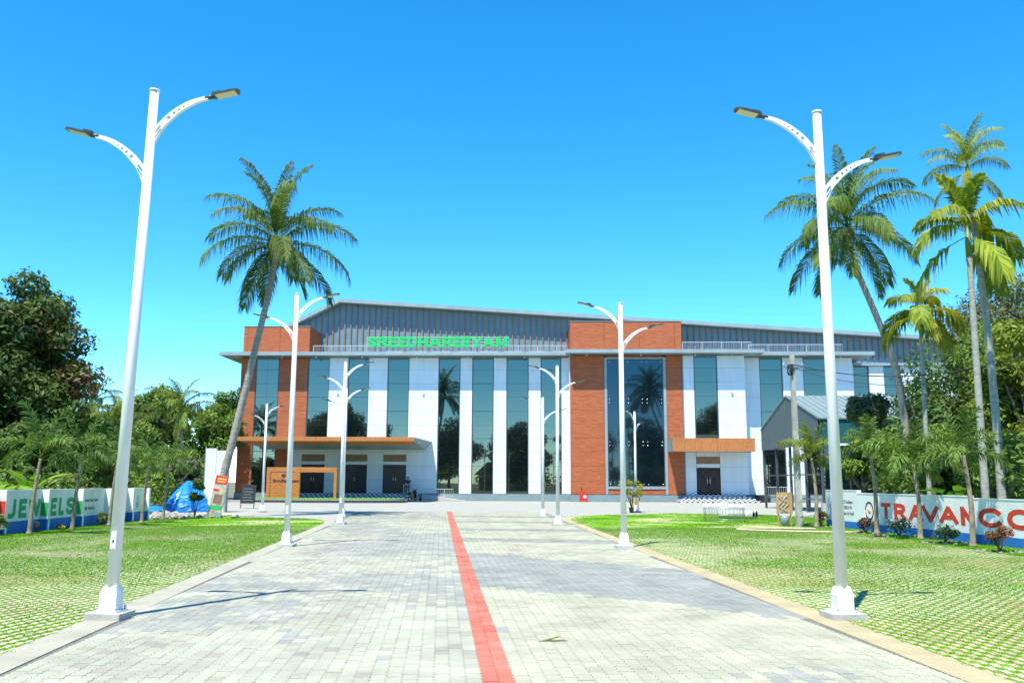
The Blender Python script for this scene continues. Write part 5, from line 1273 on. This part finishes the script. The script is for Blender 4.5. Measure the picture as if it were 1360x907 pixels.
# dry palm leaflet on the drive
fl = empty('fallen_leaf', (.42, 10.0, .006), radians(12), 'fallen green palm leaflets lying on the cream pavers', 'fallen leaf')
for k, (a, L) in enumerate(((.05, .30), (.25, .24), (-.12, .26), (.45, .16))):
    vs_ = []
    for i in range(7):
        t = i / 6; w = .012 * sin(pi * (.1 + .85 * t)); vs_ += [(L * t, -w, .004 + .03 * t * (k % 2)), (L * t, w, .010 + .03 * t * (k % 2))]
    o = link(bpy.data.objects.new('leaflet', fast_mesh('leaflet', vs_, [(2 * i, 2 * i + 1, 2 * i + 3, 2 * i + 2) for i in range(6)], mFrond, np.tile([.14, .16, .03], (14, 1)))), fl); o.rotation_euler = (0, 0, a); o.location = (-.12 + .03 * k, 0, 0)
# potted plant and red fire box near the hall
pp = empty('potted_plant', (6.95, 52.3, 0), 0, 'yellow-green plant in a black pot beside the far right lamp', 'potted plant')
MB().lathe([(.10, 0), (.15, .28), (.165, .30), (.14, .30), (.13, .24), (0, .24)], 16).build('pot', mBlack, pp)
C = [(random.uniform(-.55, .55), random.uniform(-.3, .3), random.uniform(1.0, 1.75)) for _ in range(12)]
V, F, K = leaves(C, [random.uniform(.14, .24) for _ in C], 700, .16, (.16, .20, .02), (.40, .38, .05), aspect=.4)
link(bpy.data.objects.new('foliage', fast_mesh('foliage', V, F, mLeaf, K)), pp)
mb = MB()
for c in C: mb.tube([(0, 0, .24), (c[0] * .3, c[1] * .3, .8), c], [.016, .012, .005], 5)
mb.build('stems', mTrunk, pp)
fb = empty('fire_box', F2W(6.6, -2.5, 0), FA, 'small red fire equipment box with white disc at the hall plinth', 'fire box')
MB().box(-.36, .36, 0, .35, .05, .75).build('cabinet', mRed, fb); MB().box(-.2, .1, .05, .3, .752, .95).build('lid_box', mRed, fb)
MB().lathe([(0, -.01), (.15, -.01), (.15, .01), (0, .01)], 16).build('label_disc', mWhite, fb).matrix_local = Matrix.Translation((.12, -.01, .42)) @ Matrix.Rotation(pi / 2, 4, 'X')
MB().tube([(-.18, .18, .951), (-.18, .18, 1.22), (-.32, .16, 1.28)], .03, 8).build('nozzle', mBlack, fb)
for x in (-.28, .28): MB().box(x - .05, x + .05, .02, .33, 0, .049).build('foot', mBlack, fb)

# ------------------------------------------------------------------ people
def skin(name, verts, edges, radii, mat, parent, sub=1):
    me = bpy.data.meshes.new(name); me.from_pydata(verts, edges, []); o = link(bpy.data.objects.new(name, me), parent)
    o.modifiers.new('s', 'SKIN'); sv = me.skin_vertices[0].data
    for i, r in enumerate(radii): sv[i].radius = (r, r) if not isinstance(r, tuple) else r
    sv[0].use_root = True
    if sub: m2 = o.modifiers.new('d', 'SUBSURF'); m2.levels = sub; m2.render_levels = sub
    bpy.context.view_layer.update()
    m3 = bpy.data.meshes.new_from_object(o.evaluated_get(bpy.context.evaluated_depsgraph_get()))
    o.modifiers.clear(); o.data = m3; m3.materials.clear(); m3.materials.append(mat)
    m3.polygons.foreach_set('use_smooth', [True] * len(m3.polygons)); return o
mSkin = M('skin', (0.22, 0.11, 0.065), .5); mHair = M('hair', (0.012, 0.010, 0.009), .5)
def person(label, loc, rz, H, top, bottom, skirt=False, arms=0.0, hair_long=False):
    """standing figure facing local -y"""
    p = empty('person', loc, rz, label, 'person'); s = H / 1.72
    V = [(0, 0, .95), (0, .01, 1.12), (0, .01, 1.32), (0, .0, 1.43), (0, -.01, 1.53), (0, -.02, 1.62), (0, -.01, 1.70)]; E_ = [(i, i + 1) for i in range(6)]; R_ = [(.15, .11), (.13, .10), (.15, .10), .06, .055, (.078, .09), (.06, .07)]
    for q in (-1, 1):
        b = len(V); V += [(q * .09, 0, .88), (q * .10, -.01, .50), (q * .10, .02, .09), (q * .11, -.13, .04)]; R_ += [.095, .062, .042, .04]; E_ += [(0, b), (b, b + 1), (b + 1, b + 2), (b + 2, b + 3)]
        b = len(V); V += [(q * .19, .0, 1.40), (q * (.23 + arms * .1), .02 - arms * .1, 1.12), (q * .24, -.05 - arms * .25, .90), (q * .245, -.07 - arms * .28, .82)]; R_ += [.055, .042, .032, .036]; E_ += [(2, b), (b, b + 1), (b + 1, b + 2), (b + 2, b + 3)]
        w = b + 3
        for f in range(5):
            c = len(V); fx = q * (.245 + (f - 2) * .016) if f < 4 else q * .20; L_ = (.07, .085, .09, .075, .05)[f]
            V += [(fx, -.08 - arms * .28, .80 - L_ * .5), (fx - q * .008, -.10 - arms * .28, .80 - L_)]; R_ += [.010, .008]; E_ += [(w, c), (c, c + 1)]
    V = [(x * s, y * s, z * s) for x, y, z in V]; R_ = [tuple(a * s for a in r) if isinstance(r, tuple) else r * s for r in R_]
    skin('body', V, E_, R_, mSkin, p)
    g = 1.16
    TV = [(0, 0, .93), (0, .01, 1.12), (0, .01, 1.33), (0, 0, 1.42)]; TE = [(0, 1), (1, 2), (2, 3)]; TR = [(.17, .13), (.155, .12), (.17, .12), .075]
    for q in (-1, 1):
        b = len(TV); TV += [(q * .19, 0, 1.395), (q * (.225 + arms * .08), .015 - arms * .08, 1.18)]; TR += [.07, .062]; TE += [(2, b), (b, b + 1)]
    skin('shirt', [(x * s, y * s, z * s) for x, y, z in TV], TE, [tuple(a * s for a in r) if isinstance(r, tuple) else r * s for r in TR], top, p)
    if skirt:
        MB().lathe([(.16 * s, .98 * s), (.19 * s, .85 * s), (.22 * s, .5 * s), (.26 * s, .10 * s), (.24 * s, .095 * s), (.0, .2 * s)], 20).build('skirt', bottom, p)
        MB().prism([(-.05 * s, .98 * s), (.16 * s, .95 * s), (.24 * s, .2 * s), (.02 * s, .18 * s)], -.275 * s, -.262 * s).build('sash', M('green_cloth', (.03, .28, .04), .8), p)
    else:
        BV_ = [(0, 0, .97), (.09, 0, .87), (.10, -.01, .5), (.10, .02, .10), (-.09, 0, .87), (-.10, -.01, .5), (-.10, .02, .10)]
        skin('trousers', [(x * s, y * s, z * s) for x, y, z in BV_], [(0, 1), (1, 2), (2, 3), (0, 4), (4, 5), (5, 6)], [(.155 * s, .12 * s), .11 * s, .08 * s, .065 * s, .11 * s, .08 * s, .065 * s], bottom, p)
    MB().lathe([(.0, .115), (.055, .10), (.084, .05), (.090, .0), (.084, -.05), (.06, -.06)], 16, (0, .012 * s, 1.635 * s)).build('hair', mHair, p)
    f = MB(); f.lathe([(0, -.016), (.012, -.006), (.011, .012), (0, .02)], 8, (0, -.112 * s, 1.605 * s)); f.build('nose', mSkin, p)
    for q in (-1, 1): MB().lathe([(0, -.008), (.009, 0), (0, .008)], 8, (q * .03 * s, -.098 * s, 1.63 * s)).build('eye', mBlack, p); MB().lathe([(0, -.03), (.015, 0), (0, .03)], 8, (q * .085 * s, 0, 1.615 * s)).build('ear', mSkin, p)
    MB().box(-.025 * s, .025 * s, -.098 * s, -.092 * s, 1.565 * s, 1.575 * s).build('mouth', mRed, p)
    return p
mBlueCloth = M('blue_cloth', (.02, .16, .42), .8); mNavy = M('navy_cloth', (.015, .03, .09), .85); mKhaki = M('grey_cloth', (.10, .09, .08), .85); mYelCloth = M('yellow_cloth', (.62, .42, .04), .8, c2=(.5, .22, .03), scale=6)
x, y, z = F2W(-9.55, -1.1, .495); person('person in navy shirt and grey trousers standing on the porch steps', (x, y, z), pi + .3, 1.68, mNavy, mKhaki)
person('person in blue top and yellow-green wrap skirt behind the far right lamp', (7.42, 54.0, 0), 2.6, 1.52, mBlueCloth, mYelCloth, skirt=True, arms=.4)

# ------------------------------------------------------------------ scooter parked by the porch
sc_ = empty('motor_scooter', F2W(-8.75, -3.4, 0), FA + radians(70), 'black motor scooter parked beside the porch steps', 'scooter')
mTyre = M('tyre', (.015, .015, .015), .8); mScoot = M('scooter_paint', (.02, .022, .03), .2)
for x in (-.62, .62):
    wgrp = empty('wheel', (x, 0, .23)); wgrp.parent = sc_
    mb = MB(); vs_, fs_ = [], []
    for i in range(24):
        for j in range(8):
            a = 2 * pi * i / 24; b = 2 * pi * j / 8; rr = .185 + .045 * cos(b); vs_.append((rr * cos(a), .05 * sin(b), rr * sin(a)))
    for i in range(24):
        for j in range(8): fs_.append((i * 8 + j, i * 8 + (j + 1) % 8, ((i + 1) % 24) * 8 + (j + 1) % 8, ((i + 1) % 24) * 8 + j))
    mb.add(vs_, fs_, True).build('tyre', mTyre, wgrp); MB().tube([(0, -.03, 0), (0, .03, 0)], .14, 18).build('rim', mSteel, wgrp)
MB().prism([(-.85, .42), (-.80, .62), (-.55, .72), (-.1, .70), (.0, .55), (.05, .30), (.38, .28), (.40, .22), (-.1, .2), (-.45, .28)], -.13, .13).build('body', mScoot, sc_)
MB().prism([(-.72, .735), (-.5, .80), (.0, .78), (.02, .72), (-.3, .715)], -.12, .12).build('seat', mBlack, sc_)
MB().prism([(.36, .26), (.44, .30), (.40, .95), (.34, .98)], -.17, .17).build('leg_shield', mScoot, sc_)
MB().tube([(.62, 0, .23), (.50, 0, .62), (.40, 0, 1.0)], .03, 8).build('fork', mSteel, sc_)
MB().prism([(.44, .44), (.62, .50), (.82, .40), (.80, .36), (.62, .45), (.46, .40)], -.06, .06).build('mudguard', mScoot, sc_)
MB().tube([(.33, -.34, 1.04), (.40, -.1, 1.03), (.40, .1, 1.03), (.33, .34, 1.04)], .018, 8).build('handlebar', mBlack, sc_)
MB().lathe([(0, -.05), (.07, -.04), (.085, .02), (.06, .06), (0, .06)], 14).build('headlight', mRail, sc_).matrix_local = Matrix.Translation((.47, 0, 1.0)) @ Matrix.Rotation(pi / 2, 4, 'Y')
for q in (-1, 1):
    MB().tube([(.38, q * .2, 1.04), (.36, q * .28, 1.24)], .008, 6).build('mirror_stem', mSteel, sc_); MB().cbox((.36, q * .29, 1.27), .015, .11, .07).build('mirror', mRail, sc_)
MB().box(-.90, -.88, -.1, .1, .42, .54).build('number_plate', mWhite, sc_); MB().box(-.868, -.85, -.07, .07, .58, .65).build('tail_light', mRed, sc_)
MB().tube([(.0, .14, .22), (-.1, .2, .0)], .012, 6).build('side_stand', mSteel, sc_)

# ------------------------------------------------------------------ across the road behind the viewer (seen mirrored in the glass)
for i, (x, y, h, r, lab) in enumerate(((-52, -26, 17, 7.5, 'leftmost tall tree behind the viewer, mirrored at the left hall end'), (54, -26, 17, 7.5, 'rightmost tall tree behind the viewer, mirrored at the right hall end'), (-36, -26, 16, 7.5, 'broad dark tree far behind the viewer to the left, mirrored in the left glass'), (-21, -30, 17.5, 7.5, 'round tree behind the viewer, mirrored in the second glass bay'), (-6, -34, 16.5, 7.5, 'round tree straight behind the viewer, mirrored in the middle bays'), (9, -30, 18, 7.5, 'tree behind the viewer to the right, mirrored in the dark bay'), (24, -26, 17, 7.5, 'tall tree behind the viewer at the right, mirrored in the right bays'), (39, -30, 18, 7.5, 'far right tree behind the viewer, mirrored in the end bays'))):
    tree('broadleaf_tree', lab, (x, y, 0), h, (0, 0, h * .5), (r, r * .7, h * .48), 34, 9000, .85, *DG, group='trees across the road behind the viewer', trunk_r=.3)
sp = [(random.uniform(-75, 75), random.uniform(-24, -19), random.uniform(.5, 4), random.uniform(1.2, 2.2)) for _ in range(70)]
thicket('roadside bushes behind the viewer, mirrored low in the glass', sp, 9000, .7, *DG)
hs = empty('house', (-8, -44, 0), 0, 'cream house with brown tiled roof behind the viewer, mirrored in the glass', 'house')
MB().box(-7, 7, 0, 8, 0, 3.4).build('wall', M('house_wall', (.5, .45, .34), .8), hs)
MB().prism([(-8, 3.4), (8, 3.4), (5, 6.2), (-5, 6.2)], -.9, 8.9).build('roof', M('tile_roof', (.22, .10, .06), .8), hs)
for x in (-4.5, 0, 4.5): w = MB().box(x - .8, x + .8, 8.002, 8.05, .9, 2.4).build('window', mFrame, hs); MB().box(x - .7, x + .7, 8.055, 8.07, 1.0, 2.3).build('pane', mGlassD, w)
